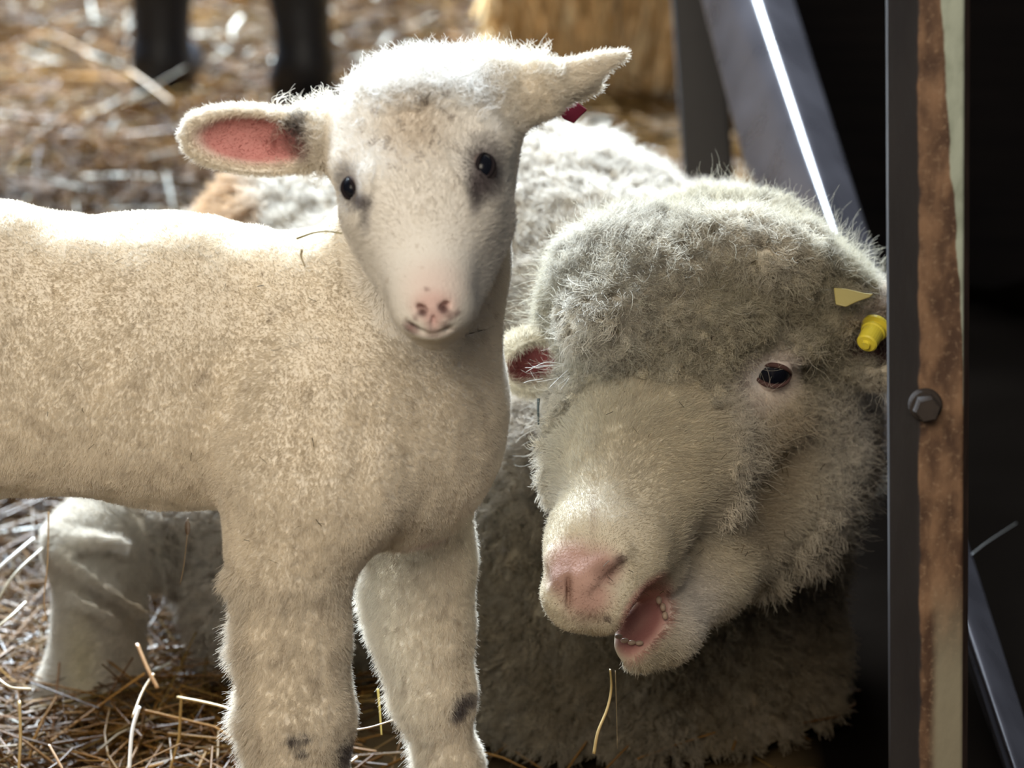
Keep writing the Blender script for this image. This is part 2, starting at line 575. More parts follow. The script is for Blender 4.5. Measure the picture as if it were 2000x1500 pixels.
def bedding():
    Ps = []; Ds = []; Ls = []; Rs = []; Bs = []
    for n, y0, y1, lift, l0, l1, rr in ((15000, 1.9, 3.0, 0.03, 0.05, 0.16, 0.0013), (20000, 3.0, 5.0, 0.04, 0.06, 0.20, 0.0026), (20000, 5.0, 8.3, 0.05, 0.08, 0.24, 0.0036)):
        y = y0 + (y1 - y0) * rng.random(n)
        hw = y * 0.26 + 0.35
        x = -hw + (hw + np.minimum(hw, np.where(y < 4.2, rail_x(y) - 0.03, 9))) * rng.random(n)
        ok = ~((x > -0.14) & (y < 2.52) & (y > 2.12) & (x < 0.22)) | (rng.random(n) < 0.05)
        x, y = x[ok], y[ok]; n = len(x)
        P = np.stack([x, y, np.zeros(n)], 1)
        z = floor_z(P)
        P[:, 2] = z + lift * rng.random(n) ** 1.5 + 0.002
        th = rng.random(n) * 2 * np.pi
        D = np.stack([np.cos(th), np.sin(th), 0.22 * rng.normal(size=n)], 1)
        st = rng.random(n) < 0.06
        D[st, 2] += 0.8 * rng.random(st.sum())
        P[st, 2] += 0.015
        Ps.append(P); Ds.append(D); Ls.append(l0 + (l1 - l0) * rng.random(n) ** 1.5)
        Rs.append(rr * (0.6 + 0.8 * rng.random(n))); Bs.append(0.5 * rng.random(n) ** 2)
    P = np.concatenate(Ps); D = np.concatenate(Ds); L = np.concatenate(Ls); r = np.concatenate(Rs); b = np.concatenate(Bs)
    # keep clear of the lamb standing in front
    V, Fc, Cc = straw_mesh(P, D, L, r, straw_palette(len(P), P), b)
    o = mesh_obj('straw_bedding', V, Fc, M_STRAW, None, Cc)
    tag(o, 'loose golden brown straw bedding covering the floor of the pen', 'straw', kind='stuff')
bedding()

# dark panel added behind the rail to shade and darken that side
M_BOARD, nt, b_ = mat_new('dark_boards')
tc_ = nt.nodes.new('ShaderNodeNewGeometry'); mp = nt.nodes.new('ShaderNodeMapping'); mp.inputs['Scale'].default_value = (1.5, 1.5, 22)
nz_ = nt.nodes.new('ShaderNodeTexNoise'); nz_.inputs['Scale'].default_value = 3.0
cr = nt.nodes.new('ShaderNodeValToRGB')
cr.color_ramp.elements[0].color = (0.003, 0.003, 0.004, 1); cr.color_ramp.elements[1].color = (0.012, 0.010, 0.010, 1)
nt.links.new(tc_.outputs['Position'], mp.inputs['Vector']); nt.links.new(mp.outputs[0], nz_.inputs['Vector'])
nt.links.new(nz_.outputs['Fac'], cr.inputs['Fac']); nt.links.new(cr.outputs['Color'], b_.inputs['Base Color'])
b_.inputs['Roughness'].default_value = 0.95; b_.inputs['Specular IOR Level'].default_value = 0.1
def box(name, lo, hi, mat, parent=None, bevel=0.0):
    x0, y0, z0 = lo; x1, y1, z1 = hi
    V = [(x0, y0, z0), (x1, y0, z0), (x1, y1, z0), (x0, y1, z0), (x0, y0, z1), (x1, y0, z1), (x1, y1, z1), (x0, y1, z1)]
    Fc = [[3, 2, 1, 0], [4, 5, 6, 7], [0, 1, 5, 4], [1, 2, 6, 5], [2, 3, 7, 6], [3, 0, 4, 7]]
    o = mesh_obj(name, V, Fc, mat, parent, smooth_shade=False)
    if bevel:
        m = o.modifiers.new('bevel', 'BEVEL'); m.width = bevel; m.segments = 3
    return o
wx = Q(1500, 300, 4.05)[0]
wr = box('shade_panel_right', (wx, 4.05, -0.05), (2.9, 4.10, 1.5), M_BOARD); wr['kind'] = 'structure'
wr = box('wall_back', (-3.2, 9.0, -0.05), (3.2, 9.1, 1.2), M_BOARD); wr['kind'] = 'structure'

# ================================================================== the lamb
def build_lamb():
    B = Body()
    def c(a, b, ra, rb, k=0.02, **kw):
        p0 = Q(*a); p1 = Q(*b)
        f = lambda r, p: tuple(R(x, p) for x in r) if isinstance(r, tuple) else R(r, p)
        B.cone(p0, p1, f(ra, p0), f(rb, p1), k, **kw)
    def e(a, r, k=0.02, A=None, **kw):
        p = Q(*a); B.ell(p, A, [R(x, p) for x in r], k, **kw)
    # trunk: rump (out of the frame), loin, ribs, chest   (x radius, y radius, z radius in px)
    c((-330, 650, 2.09), (-60, 680, 2.08), (235, 190), (276, 205), 0.03)
    c((-60, 680, 2.08), (330, 705, 2.07), (276, 205), (272, 215), 0.03)
    c((330, 705, 2.07), (640, 715, 2.06), (272, 215), (262, 205), 0.03)
    e((690, 790, 2.05), (265, 205, 275), 0.03)
    e((790, 850, 2.05), (168, 172, 205), 0.03)
    e((-380, 700, 2.10), (150, 180, 210), 0.03)
    # near shoulder and upper foreleg
    e((620, 870, 1.985), (150, 90, 200), 0.035)
    c((600, 940, 2.0), (566, 1080, 2.0), (150, 120), (112, 105), 0.035, up=(1, 0, 0))
    c((566, 1080, 2.0), (578, 1240, 2.0), (110, 100), (92, 88), 0.02, up=(1, 0, 0))
    c((578, 1240, 2.0), (588, 1400, 1.995), (92, 88), (94, 92), 0.02, up=(1, 0, 0))
    c((588, 1400, 1.995), (588, 1500, 1.995), (94, 92), (76, 72), 0.02, up=(1, 0, 0))
    c((588, 1500, 1.995), (585, 1690, 2.0), (70, 66), (58, 56), 0.02, up=(1, 0, 0))
    # far foreleg
    c((820, 960, 2.10), (824, 1100, 2.11), (110, 100), (98, 90), 0.03, up=(1, 0, 0))
    c((824, 1100, 2.11), (828, 1220, 2.11), (94, 88), (86, 80), 0.02, up=(1, 0, 0))
    c((828, 1220, 2.11), (850, 1350, 2.11), (86, 80), (64, 66), 0.02, up=(1, 0, 0))
    c((850, 1350, 2.11), (885, 1500, 2.12), (62, 62), (46, 48), 0.02, up=(1, 0, 0))
    c((885, 1500, 2.12), (905, 1660, 2.14), (46, 46), (44, 44), 0.02, up=(1, 0, 0))
    # hind legs, beyond the left edge of the photograph
    for (Yh, dx) in ((2.02, 0), (2.15, 40)):
        c((-330 + dx, 780, Yh), (-250 + dx, 1050, Yh), (190, 120), (105, 80), 0.03, up=(1, 0, 0))
        c((-250 + dx, 1050, Yh), (-400 + dx, 1300, Yh), (85, 70), (55, 50), 0.02, up=(1, 0, 0))
        c((-400 + dx, 1300, Yh), (-360 + dx, 1670, Yh), (50, 48), (46, 46), 0.02, up=(1, 0, 0))
    c((-560, 640, 2.1), (-600, 980, 2.1), 60, 35, 0.02)
    # neck
    c((760, 700, 2.055), (820, 520, 2.055), (184, 150), (148, 140), 0.04, up=(1, 0, 0))
    c((820, 520, 2.055), (845, 360, 2.03), (148, 140), (155, 140), 0.03, up=(1, 0, 0))
    # skull, face and muzzle
    e((826, 285, 1.995), (180, 165, 148), 0.03)
    c((822, 300, 1.965), (826, 400, 1.925), (158, 138), (150, 125), 0.03, up=(1, 0, 0))
    c((826, 400, 1.925), (842, 575, 1.885), (138, 115), (78, 80), 0.02, up=(1, 0, 0))
    c((838, 550, 1.885), (848, 612, 1.872), (76, 70), (60, 52), 0.012, up=(1, 0, 0))
    c((775, 440, 1.945), (815, 600, 1.905), (88, 90), (46, 50), 0.02, up=(1, 0, 0))
    c((915, 440, 1.955), (885, 600, 1.905), (88, 90), (46, 50), 0.02, up=(1, 0, 0))
    c((850, 560, 1.93), (850, 645, 1.893), (75, 70), (38, 36), 0.012, up=(1, 0, 0))
    e((812, 612, 1.88), (34, 34, 34), 0.01)
    e((884, 606, 1.882), (34, 34, 34), 0.01)
    e((848, 600, 1.866), (36, 26, 30), 0.008)
    # brows above the eyes, poll tuft
    e((700, 322, 1.945), (36, 40, 30), 0.02)
    e((940, 275, 1.945), (46, 46, 34), 0.02)
    e((850, 180, 2.02), (120, 90, 52), 0.02)
    e((975, 165, 2.02), (60, 60, 48), 0.02)
    # eye sockets
    e((668, 372, 1.905), (24, 34, 26), 0.008, neg=True)
    e((948, 325, 1.890), (26, 34, 34), 0.008, neg=True)
    # nostrils and mouth line
    for (x_, y_, s_) in ((824, 604, 1), (868, 599, -1)):
        ca, sa = math.cos(0.5), math.sin(0.5) * s_
        B.ell(Q(x_, y_, 1.856), [(ca, 0, -sa), (0, 1, 0), (sa, 0, ca)], [0.0044, 0.009, 0.0024], 0.0015, neg=True)
    pm = [Q(798, 632, 1.862), Q(815, 647, 1.857), Q(838, 657, 1.853), Q(862, 655, 1.853), Q(884, 640, 1.860)]
    for a, b in zip(pm[:-1], pm[1:]): B.cone(a, b, (0.0012, 0.007), (0.0012, 0.007), 0.0025, neg=True, up=UPV)
    B.cone(Q(846, 618, 1.855), Q(848, 652, 1.853), (0.0009, 0.004), (0.0009, 0.004), 0.002, neg=True, up=(1, 0, 0))
    # ear seen from inside (picture left)
    p0, p1 = Q(640, 285, 1.99), Q(362, 262, 1.99)
    ax = nrm(p1 - p0); ncam = nrm(CAM - 0.5 * (p0 + p1)); nn = nrm(ncam - ax * ncam.dot(ax) + np.array([0, 0, -0.22]))
    wv = np.cross(ax, nn)
    cc = 0.5 * (p0 + p1) + ax * 0.002
    B.ell(cc, [ax, wv, nn], [R(140, cc), R(68, cc), 0.017], 0.008)
    B.ell(cc + nn * 0.0115 + ax * 0.002, [ax, wv, nn], [R(128, cc), R(58, cc), 0.016], 0.004, neg=True)
    c((650, 265, 2.0), (610, 272, 2.0), 62, 46, 0.018)
    # ear seen from behind and edge-on (picture right)
    q0, q1 = Q(930, 190, 1.99), Q(1222, 100, 2.02)
    ax2 = nrm(q1 - q0); n2 = nrm(CAM - q0); n2 = nrm(n2 - ax2 * n2.dot(ax2)); w2 = np.cross(ax2, n2)
    c((950, 200, 1.995), (1060, 175, 1.99), (70, 52), (50, 34), 0.02, up=w2)
    c((1060, 172, 1.99), (1215, 108, 2.02), (46, 26), (13, 12), 0.012, up=w2)
    c((1040, 205, 2.0), (1165, 165, 2.015), (26, 16), (16, 10), 0.01, up=w2)
    B.cone(Q(1065, 262, 2.035), Q(1190, 190, 2.045), (R(42, q0), 0.016), (R(16, q0), 0.012), 0.006, up=w2, neg=True)

    hl = Q(560, 760, 1.80); 
    lo = np.array([Q(-640, 300, 2.1)[0], 1.78, 0.02]); hi = np.array([Q(1260, 0, 2.1)[0], 2.35, 0.66])
    zb = Q(0, 700, 1.95)[2]
    box1 = (np.array([Q(345, 0, 1.95)[0], 1.80, zb]), np.array([Q(1250, 0, 2.03)[0], 2.16, 0.64]), 0.0019)
    V, Q4 = body_mesh(B, [box1], lo, hi, 0.0045)
    V = smooth(V, Q4, 2)
    N = vnormals(V, Q4)
    # creases of the coat on the flank
    isbody = 1 - ball(V, Q(830, 360, 1.95), 0.16, 0.25)
    d = noise(V, (70, 70, 26), 3) * 0.0016 + noise(V, (28, 28, 14), 5) * 0.0022
    V = V + N * (d * isbody)[:, None]
    N = vnormals(V, Q4)
    return B, V, Q4, N, (cc, ax, wv, nn), (ax2, n2, w2)

LB, LV, LQ, LN, LEAR, LEAR2 = build_lamb()

def lamb_colour(P, N=None, hair=True):
    cream = np.array([0.88, 0.815, 0.705])
    col = np.tile(cream, (len(P), 1))
    tint = noise(P, 30, 11) * 0.5 + 0.5
    headm = ball(P, Q(835, 380, 1.95), (0.075, 0.13, 0.13), 0.4)
    col = mixc(col, (0.85, 0.82, 0.77), headm)
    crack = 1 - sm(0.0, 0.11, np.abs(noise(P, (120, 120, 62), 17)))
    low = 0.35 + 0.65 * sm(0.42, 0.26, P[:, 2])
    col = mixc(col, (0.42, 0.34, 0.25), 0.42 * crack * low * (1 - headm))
    # buff crown patch and specks of dirt
    col = mixc(col, (0.58, 0.44, 0.28), 0.60 * ball(P, Q(800, 225, 1.90), (0.034, 0.05, 0.034), 0.8))
    sp = (noise(P, 330, 21) > 0.66) & (ball(P, Q(800, 225, 1.91), (0.045, 0.06, 0.04), 0.5) > 0.3)
    col = mixc(col, (0.16, 0.10, 0.06), 0.75 * sp.astype(float))
    sp2 = (noise(P, 260, 23) > 0.80)
    col = mixc(col, (0.34, 0.25, 0.16), 0.35 * sp2.astype(float))
    # muzzle
    nose = ball(P, Q(847, 598, 1.86), (0.0165, 0.03, 0.0125), 0.6)
    col = mixc(col, (0.60, 0.38, 0.34), 0.8 * nose)
    col = mixc(col, (0.74, 0.52, 0.48), 0.5 * ball(P, Q(846, 560, 1.868), (0.022, 0.03, 0.02), 0.8))
    col = mixc(col, (0.56, 0.34, 0.32), 0.7 * ball(P, Q(847, 628, 1.862), (0.007, 0.02, 0.011), 0.7))
    for x, y in ((825, 606), (868, 601)):
        col = mixc(col, (0.07, 0.03, 0.03), 0.9 * ball(P, Q(x, y, 1.866), (0.0050, 0.02, 0.0028), 0.6))
    for x, y, r in ((812, 615, .0025), (799, 633, .005), (880, 612, .004), (893, 607, .003), (808, 640, .005), (870, 628, .004), (834, 560, .002)):
        col = mixc(col, (0.22, 0.13, 0.12), 0.7 * ball(P, Q(x, y, 1.866), (r, 0.02, r), 0.6))
    for x, y in ((800, 640), (812, 648), (826, 654), (842, 657), (858, 656), (872, 650), (884, 643)):
        col = mixc(col, (0.22, 0.12, 0.11), 0.42 * ball(P, Q(x, y, 1.862), (0.0045, 0.02, 0.0018), 0.8))
    # dark skin round the eyes and the tear marks
    for x, y, Yp, rx, rz, w in ((672, 356, 1.91, .010, .012, .75), (682, 380, 1.90, .009, .010, .7), (704, 398, 1.892, .010, .006, .85), (716, 425, 1.89, .004, .014, .55),
                            (950, 322, 1.91, .015, .018, .95), (930, 372, 1.895, .007, .015, .85), (955, 358, 1.90, .013, .013, .8), (926, 402, 1.89, .004, .010, .5), (936, 278, 1.91, .012, .003, .35)):
        col = mixc(col, (0.10, 0.08, 0.085), w * ball(P, Q(x, y, Yp), (rx, 0.035, rz), 0.8))
    # ear lining
    cc, ax, wv, nn = LEAR
    a = (P - cc) @ ax / R(122, cc); w = (P - cc) @ wv / R(52, cc); t = (P - cc) @ nn
    ins = (1 - sm(0.72, 1.02, np.sqrt(a * a + w * w))) * sm(-0.0085, -0.004, t + 0.004)
    if N is not None: ins = ins * sm(0.0, 0.4, N @ nn)
    ins = ins * (a > -1.25)
    pink = np.array([0.66, 0.29, 0.27]) * (1 - 0.25 * (noise(P, (90, 90, 220), 33) * 0.5 + 0.5))[:, None]
    pink = mixc(pink, (0.46, 0.20, 0.18), 0.55 * sm(-0.3, 0.5, -w * 0 + (P - cc)[:, 2] / 0.02))
    col = col * (1 - ins[:, None]) + pink * ins[:, None]
    col = mixc(col, (0.055, 0.035, 0.035), 0.9 * ball(P, Q(577, 250, 1.98), (0.011, 0.03, 0.009), 0.8))
    col = mixc(col, (0.10, 0.07, 0.07), 0.6 * ball(P, Q(592, 285, 1.98), (0.007, 0.03, 0.014), 0.9))
    # underside of the other ear
    col = mixc(col, (0.30, 0.20, 0.20), 0.6 * ball(P, Q(1075, 228, 2.01), (0.022, 0.03, 0.008), 0.7))
    # marks on the knees
    for x, y, Yp, rx, rz in ((575, 1443, 1.96, .006, .0045), (600, 1437, 1.96, .004, .003), (590, 1468, 1.96, .005, .0035), (908, 1372, 2.09, .010, .009), (895, 1392, 2.09, .006, .008), (672, 1460, 1.99, .007, .016)):
        col = mixc(col, (0.07, 0.05, 0.06), 0.85 * ball(P, Q(x, y, Yp), (rx, 0.03, rz), 0.6))
    col = mixc(col, (0.72, 0.52, 0.48), 0.5 * ball(P, Q(840, 1085, 2.02), (0.022, 0.06, 0.012), 0.9))
    return col * (0.97 + 0.05 * tint)[:, None]

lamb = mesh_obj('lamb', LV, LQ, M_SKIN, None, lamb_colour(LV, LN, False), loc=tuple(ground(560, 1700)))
tag(lamb, 'small white lamb standing side-on and looking at the camera, ears held out', 'lamb')

def lamb_hair():
    S = Surf(LV, LQ, LN)
    C, Nf = S.cen, S.fn
    cc, ax, wv, nn = LEAR
    def ear_in(P, Nn):
        a = (P - cc) @ ax / R(122, cc); w = (P - cc) @ wv / R(52, cc)
        return (np.sqrt(a * a + w * w) < 0.92) & ((Nn @ nn) > 0.25)
    vis = facing(C, Nf, -0.45, 0.05)
    inframe = sm(-0.52, -0.42, C[:, 0])
    vis = vis * (0.04 + 0.96 * inframe)
    head = ball(C, Q(835, 380, 1.95), (0.085, 0.14, 0.12), 0.15) > 0.5
    earL = (C[:, 0] < Q(628, 0, 1.95)[0]) & (C[:, 2] > Q(0, 352, 1.95)[2]) & (C[:, 1] < 2.05) & (C[:, 0] > -0.25)
    earR = (C[:, 0] > Q(985, 0, 1.95)[0]) & (C[:, 2] > Q(0, 275, 1.95)[2])
    nose = ball(C, Q(848, 612, 1.86), (0.022, 0.03, 0.026), 0.3)
    eyes = np.maximum(ball(C, Q(678, 368, 1.90), (0.009, 0.03, 0.010), 0.4), ball(C, Q(950, 322, 1.89), (0.010, 0.03, 0.012), 0.4))
    facez = head & ~earL & ~earR
    body = ~facez & ~earL & ~earR
    out = []
    def shade(P):
        return lamb_colour(P, None, True)
    # body: tight crinkled coat in small locks
    legs = sm(Q(0, 1060, 2.0)[2], Q(0, 1160, 2.0)[2], -C[:, 2] + 0) if False else (C[:, 2] < Q(0, 1100, 2.0)[2])
    dens = np.where(body & ~legs, 1.0e6, 0) * vis
    P, Nn = S.sample(dens)
    comb = np.tile(np.array([-0.35, 0.0, -1.0]), (len(P), 1)) + 0.6 * np.stack([noise(P, 90, 41), noise(P, 90, 42), noise(P, 90, 43)], 1)
    keep = ~ball(P, Q(835, 380, 1.95), (0.05, 0.1, 0.08), 0.1).astype(bool)
    L = 0.0042 + 0.0009 * noise(P, 60, 44)
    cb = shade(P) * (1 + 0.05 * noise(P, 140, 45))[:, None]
    out.append(locks(P, Nn, comb, L, cb, 2, 0.0006, K=3, jit=0.06, curl=0.0003, turns=0.8, conv=0.2, frizz=0.10, lean=0.30, radius=0.00013, colvar=0.02))
    # legs: longer soft fuzz
    dens = np.where(body & legs, 4.0e5, 0) * vis
    P, Nn = S.sample(dens)
    back = sm(0.1, 0.8, Nn[:, 1] * 0.5 - Nn[:, 0])
    comb = np.tile(np.array([-0.25, 0.0, -1.0]), (len(P), 1)) + 0.3 * np.stack([noise(P, 90, 41), noise(P, 90, 42), noise(P, 90, 43)], 1)
    L = 0.0060 + 0.0125 * back * (0.7 + 0.6 * noise(P, 120, 46))
    out.append(locks(P, Nn, comb, L, shade(P), 5, 0.0016, K=5, jit=0.07, curl=0.0006, turns=0.7, conv=0.3, frizz=0.14, lean=0.5, radius=0.00014, colvar=0.05))
    # face: short flat hair, fanning up and out from the nose
    dens = np.where(facez, 2.3e6, 0) * vis * (1 - 0.9 * nose) * (1 - eyes)
    P, Nn = S.sample(dens)
    nz = Q(846, 560, 1.86)
    comb = nrm(P - nz) * np.array([1.2, 0.6, 0.6]) + 0.5 * np.stack([noise(P, 50, 51), noise(P, 50, 52), noise(P, 50, 53)], 1)
    crown = sm(Q(0, 215, 1.95)[2], Q(0, 165, 1.95)[2], P[:, 2])
    dn = np.linalg.norm(P - Q(846, 600, 1.86), axis=1)
    L = 0.0022 + 0.0028 * sm(0.02, 0.07, dn) + 0.004 * crown
    for x_, y_ in ((678, 368), (950, 322)):
        ce = Q(x_, y_, 1.911); w_ = ball(P, ce, 0.026, 0.6)
        comb = comb * (1 - w_)[:, None] + 2.0 * nrm(P - ce) * w_[:, None]
    out.append(locks(P, Nn, comb, L, shade(P), 1, 0.0, K=4, frizz=0.14, lean=0.78, radius=0.00016, colvar=0.06))
    # crown: loose curls and strays
    cr = np.where(facez, sm(Q(0, 235, 1.95)[2], Q(0, 150, 1.95)[2], C[:, 2]), 0) + 0.7 * earR * ball(C, Q(985, 160, 2.0), (0.035, 0.06, 0.03), 0.5) + 0.5 * earL * ball(C, Q(620, 250, 2.0), (0.03, 0.05, 0.04), 0.5)
    P, Nn = S.sample(1.3e5 * cr * vis)
    comb = rng.normal(size=(len(P), 3)) * 0.8 + np.array([0, 0, 0.5])
    out.append(locks(P, Nn, comb, 0.010 + 0.004 * rng.random(len(P)), shade(P), 6, 0.0025, K=8, curl=0.0022, turns=1.1, conv=0.4, frizz=0.25, lean=0.35, radius=0.00015))
    # ears: fringe
    dens = np.where(earL | earR, 2.0e6, 0) * (0.25 + 0.75 * vis)
    P, Nn = S.sample(dens)
    inn = ear_in(P, Nn) & (P[:, 0] < Q(628, 0, 1.95)[0])
    k = ~inn | (rng.random(len(P)) < 0.30)
    P, Nn, inn = P[k], Nn[k], inn[k]
    side = np.where(P[:, 0] < 0.0, -1.0, 1.0) * np.where(P[:, 0] < Q(850, 0, 1.95)[0], 1, 1)
    side = np.where(P[:, 0] < Q(850, 0, 1.95)[0], -1.0, 1.0)
    comb = np.stack([side, np.zeros(len(P)), 0.15 * np.ones(len(P))], 1) + 0.35 * rng.normal(size=(len(P), 3))
    L = np.where(inn, 0.003, 0.0052) * (0.8 + 0.4 * rng.random(len(P)))
    out.append(locks(P, Nn, comb, L, shade(P), 1, 0.0, K=4, frizz=0.16, lean=0.62, radius=0.00016, colvar=0.06))
    return hair_obj('fleece', out, M_FUR, lamb)

lamb_hair()

def seat_eye(parent, V, N, px, py, rad, sink, lid_mat, lid_r, gape, tilt, parts=True, nudge=None):
    """eyeball with a lid ring laid on the face round it"""
    p, n = surface_point(V, N, px, py)
    vdir = nrm(CAM - p)
    n = nrm(n * 0.5 + vdir * 0.5) if nudge is None else nrm(nudge)
    c0 = p - n * sink
    A = frame_from(n)
    v, q = blob(c0, A, (rad, rad, rad), 32, 22)
    eye = mesh_obj('eye', v, q, M_EYE, parent)
    # lids: upper and lower arcs hugging the ball
    ct, st = math.cos(tilt), math.sin(tilt)
    for nm, sgn, g in (('upper_eyelid', 1, gape[0]), ('lower_eyelid', -1, gape[1])):
        path = []
        for t in np.linspace(-1, 1, 17):
            x = t * rad * 0.98
            y = sgn * g * rad * (1 - t * t) ** 0.7
            X = x * ct - y * st; Yy = x * st + y * ct
            z = math.sqrt(max(rad * rad * 1.06 - X * X - Yy * Yy, (0.15 * rad) ** 2))
            path.append(c0 + A[0] * X + A[1] * Yy + A[2] * z)
        rr = lid_r * (0.45 + 0.55 * np.sin(np.linspace(0, np.pi, 17)))
        tv, tf = tube(path, rr, 8)
        tv = [np.asarray(p_) for p_ in tv]
        # the skin of the lid, wrapped over the ball from its margin outwards
        o_ = len(tv); ns = 9; R2 = rad * 1.05
        for s_ in np.linspace(0, 1, ns):
            for t in np.linspace(-1, 1, 17):
                x = t * rad * (0.98 + 0.10 * s_)
                y0 = sgn * g * rad * max(1 - t * t, 0) ** 0.7
                y1 = sgn * math.sqrt(max(1.02 - 0.8 * t * t, 0.02)) * rad * 1.08
                y = y0 + (y1 - y0) * s_
                X = x * ct - y * st; Yy = x * st + y * ct
                z = math.sqrt(max(R2 * R2 - X * X - Yy * Yy, 0)) - 0.10 * rad * s_ * s_
                tv.append(c0 + A[0] * X + A[1] * Yy + A[2] * z)
        tf = list(tf) + [[o_ + a_ * 17 + b_, o_ + a_ * 17 + b_ + 1, o_ + (a_ + 1) * 17 + b_ + 1, o_ + (a_ + 1) * 17 + b_] for a_ in range(ns - 1) for b_ in range(16)]
        lc = np.tile(lid_mat[1], (len(tv), 1)); lc[:o_] = lid_mat[0]
        mesh_obj(nm, tv, tf, M_LIDSKIN, eye, lc)
    return eye, c0, A

seat_eye(lamb, LV, LN, 680, 368, 0.0084, 0.0074, M_LID, 0.0013, (0.50, 0.50), math.radians(-58))
seat_eye(lamb, LV, LN, 950, 322, 0.0098, 0.0087, M_LID, 0.0015, (0.58, 0.50), math.radians(66))

# ear tag hanging under the far ear
M_TAG_PINK = mat_plain('tag_pink', (0.17, 0.02, 0.04), rough=0.8, spec=0.1)
def slab(name, pts, n, th, mat, parent=None, bevel=0.0008):
    """a thin plate cut to an outline"""
    pts = [np.asarray(p, float) for p in pts]
    n = nrm(n); k = len(pts); m_ = np.mean(pts, 0); pts = [p - n * (p - m_).dot(n) for p in pts]
    V = [p + n * th / 2 for p in pts] + [p - n * th / 2 for p in pts]
    Fc = [list(range(k)), list(range(2 * k - 1, k - 1, -1))] + [[i, i + k, (i + 1) % k + k, (i + 1) % k] for i in range(k)]
    o = mesh_obj(name, V, Fc, mat, parent, smooth_shade=False)
    if bevel:
        b = o.modifiers.new('bevel', 'BEVEL'); b.width = bevel; b.segments = 2
    return o
tp = [Q(1088, 212, 2.025), Q(1118, 193, 2.03), Q(1147, 214, 2.02), Q(1121, 241, 2.01), Q(1100, 232, 2.01)]
et = slab('ear_tag', tp, CAM - tp[0], 0.002, M_TAG_PINK, lamb)
et['label'] = 'dark pink plastic tag under the ear'

# hooves and whiskers
for i, (x, y, Yp, r) in enumerate(((585, 1722, 2.0, 56), (908, 1706, 2.15, 44), (-360, 1705, 2.02, 46), (-320, 1715, 2.15, 46))):
    p = Q(x, y, Yp); rr = R(r, p)
    g = p.copy(); g[2] = 0.006
    a = p + np.array([0, 0, 0.012])
    Vh = []; nh = 20
    for z, s_ in ((a[2], 0.80), (0.5 * (a[2] + g[2]), 0.95), (g[2], 1.08)):
        for j in range(nh):
            q = 2 * math.pi * j / nh
            cl = 1 - 0.22 * math.exp(-((math.sin(q)) / 0.25) ** 2) * (1 if math.cos(q) > 0 else 0)
            Vh.append((p[0] + rr * s_ * cl * math.cos(q) + (a[2] - z) * 0.35, p[1] + rr * 0.85 * s_ * math.sin(q), z))
    Fh = [[i_ * nh + j, i_ * nh + (j + 1) % nh, (i_ + 1) * nh + (j + 1) % nh, (i_ + 1) * nh + j][::-1] for i_ in range(2) for j in range(nh)]
    Fh += [list(range(nh)), [2 * nh + j for j in range(nh)][::-1]]
    mesh_obj('hoof', Vh, Fh, M_HOOF, lamb)
M_WHISK = mat_plain('whisker', (0.75, 0.72, 0.66), rough=0.5)
def whiskers(parent, specs, rad=0.00014):
    Vs = []; Fs = []
    for a, b, cq in specs:
        v, f = tube(spline([a, b, cq], 6), rad, 4)
        o_ = len(Vs); Vs += list(v); Fs += [[i + o_ for i in ff] for ff in f]
    mesh_obj('whiskers', Vs, Fs, M_WHISK, parent)
whiskers(lamb, [(Q(790, 618, 1.875), Q(765, 622, 1.86), Q(742, 640, 1.855)), (Q(792, 628, 1.87), Q(768, 640, 1.855), Q(738, 650, 1.85)),
                (Q(800, 645, 1.865), Q(780, 652, 1.85), Q(748, 660, 1.85)), (Q(795, 636, 1.867), Q(775, 650, 1.855), Q(757, 668, 1.85)),
                (Q(782, 605, 1.88), Q(760, 604, 1.87), Q(738, 612, 1.865))])

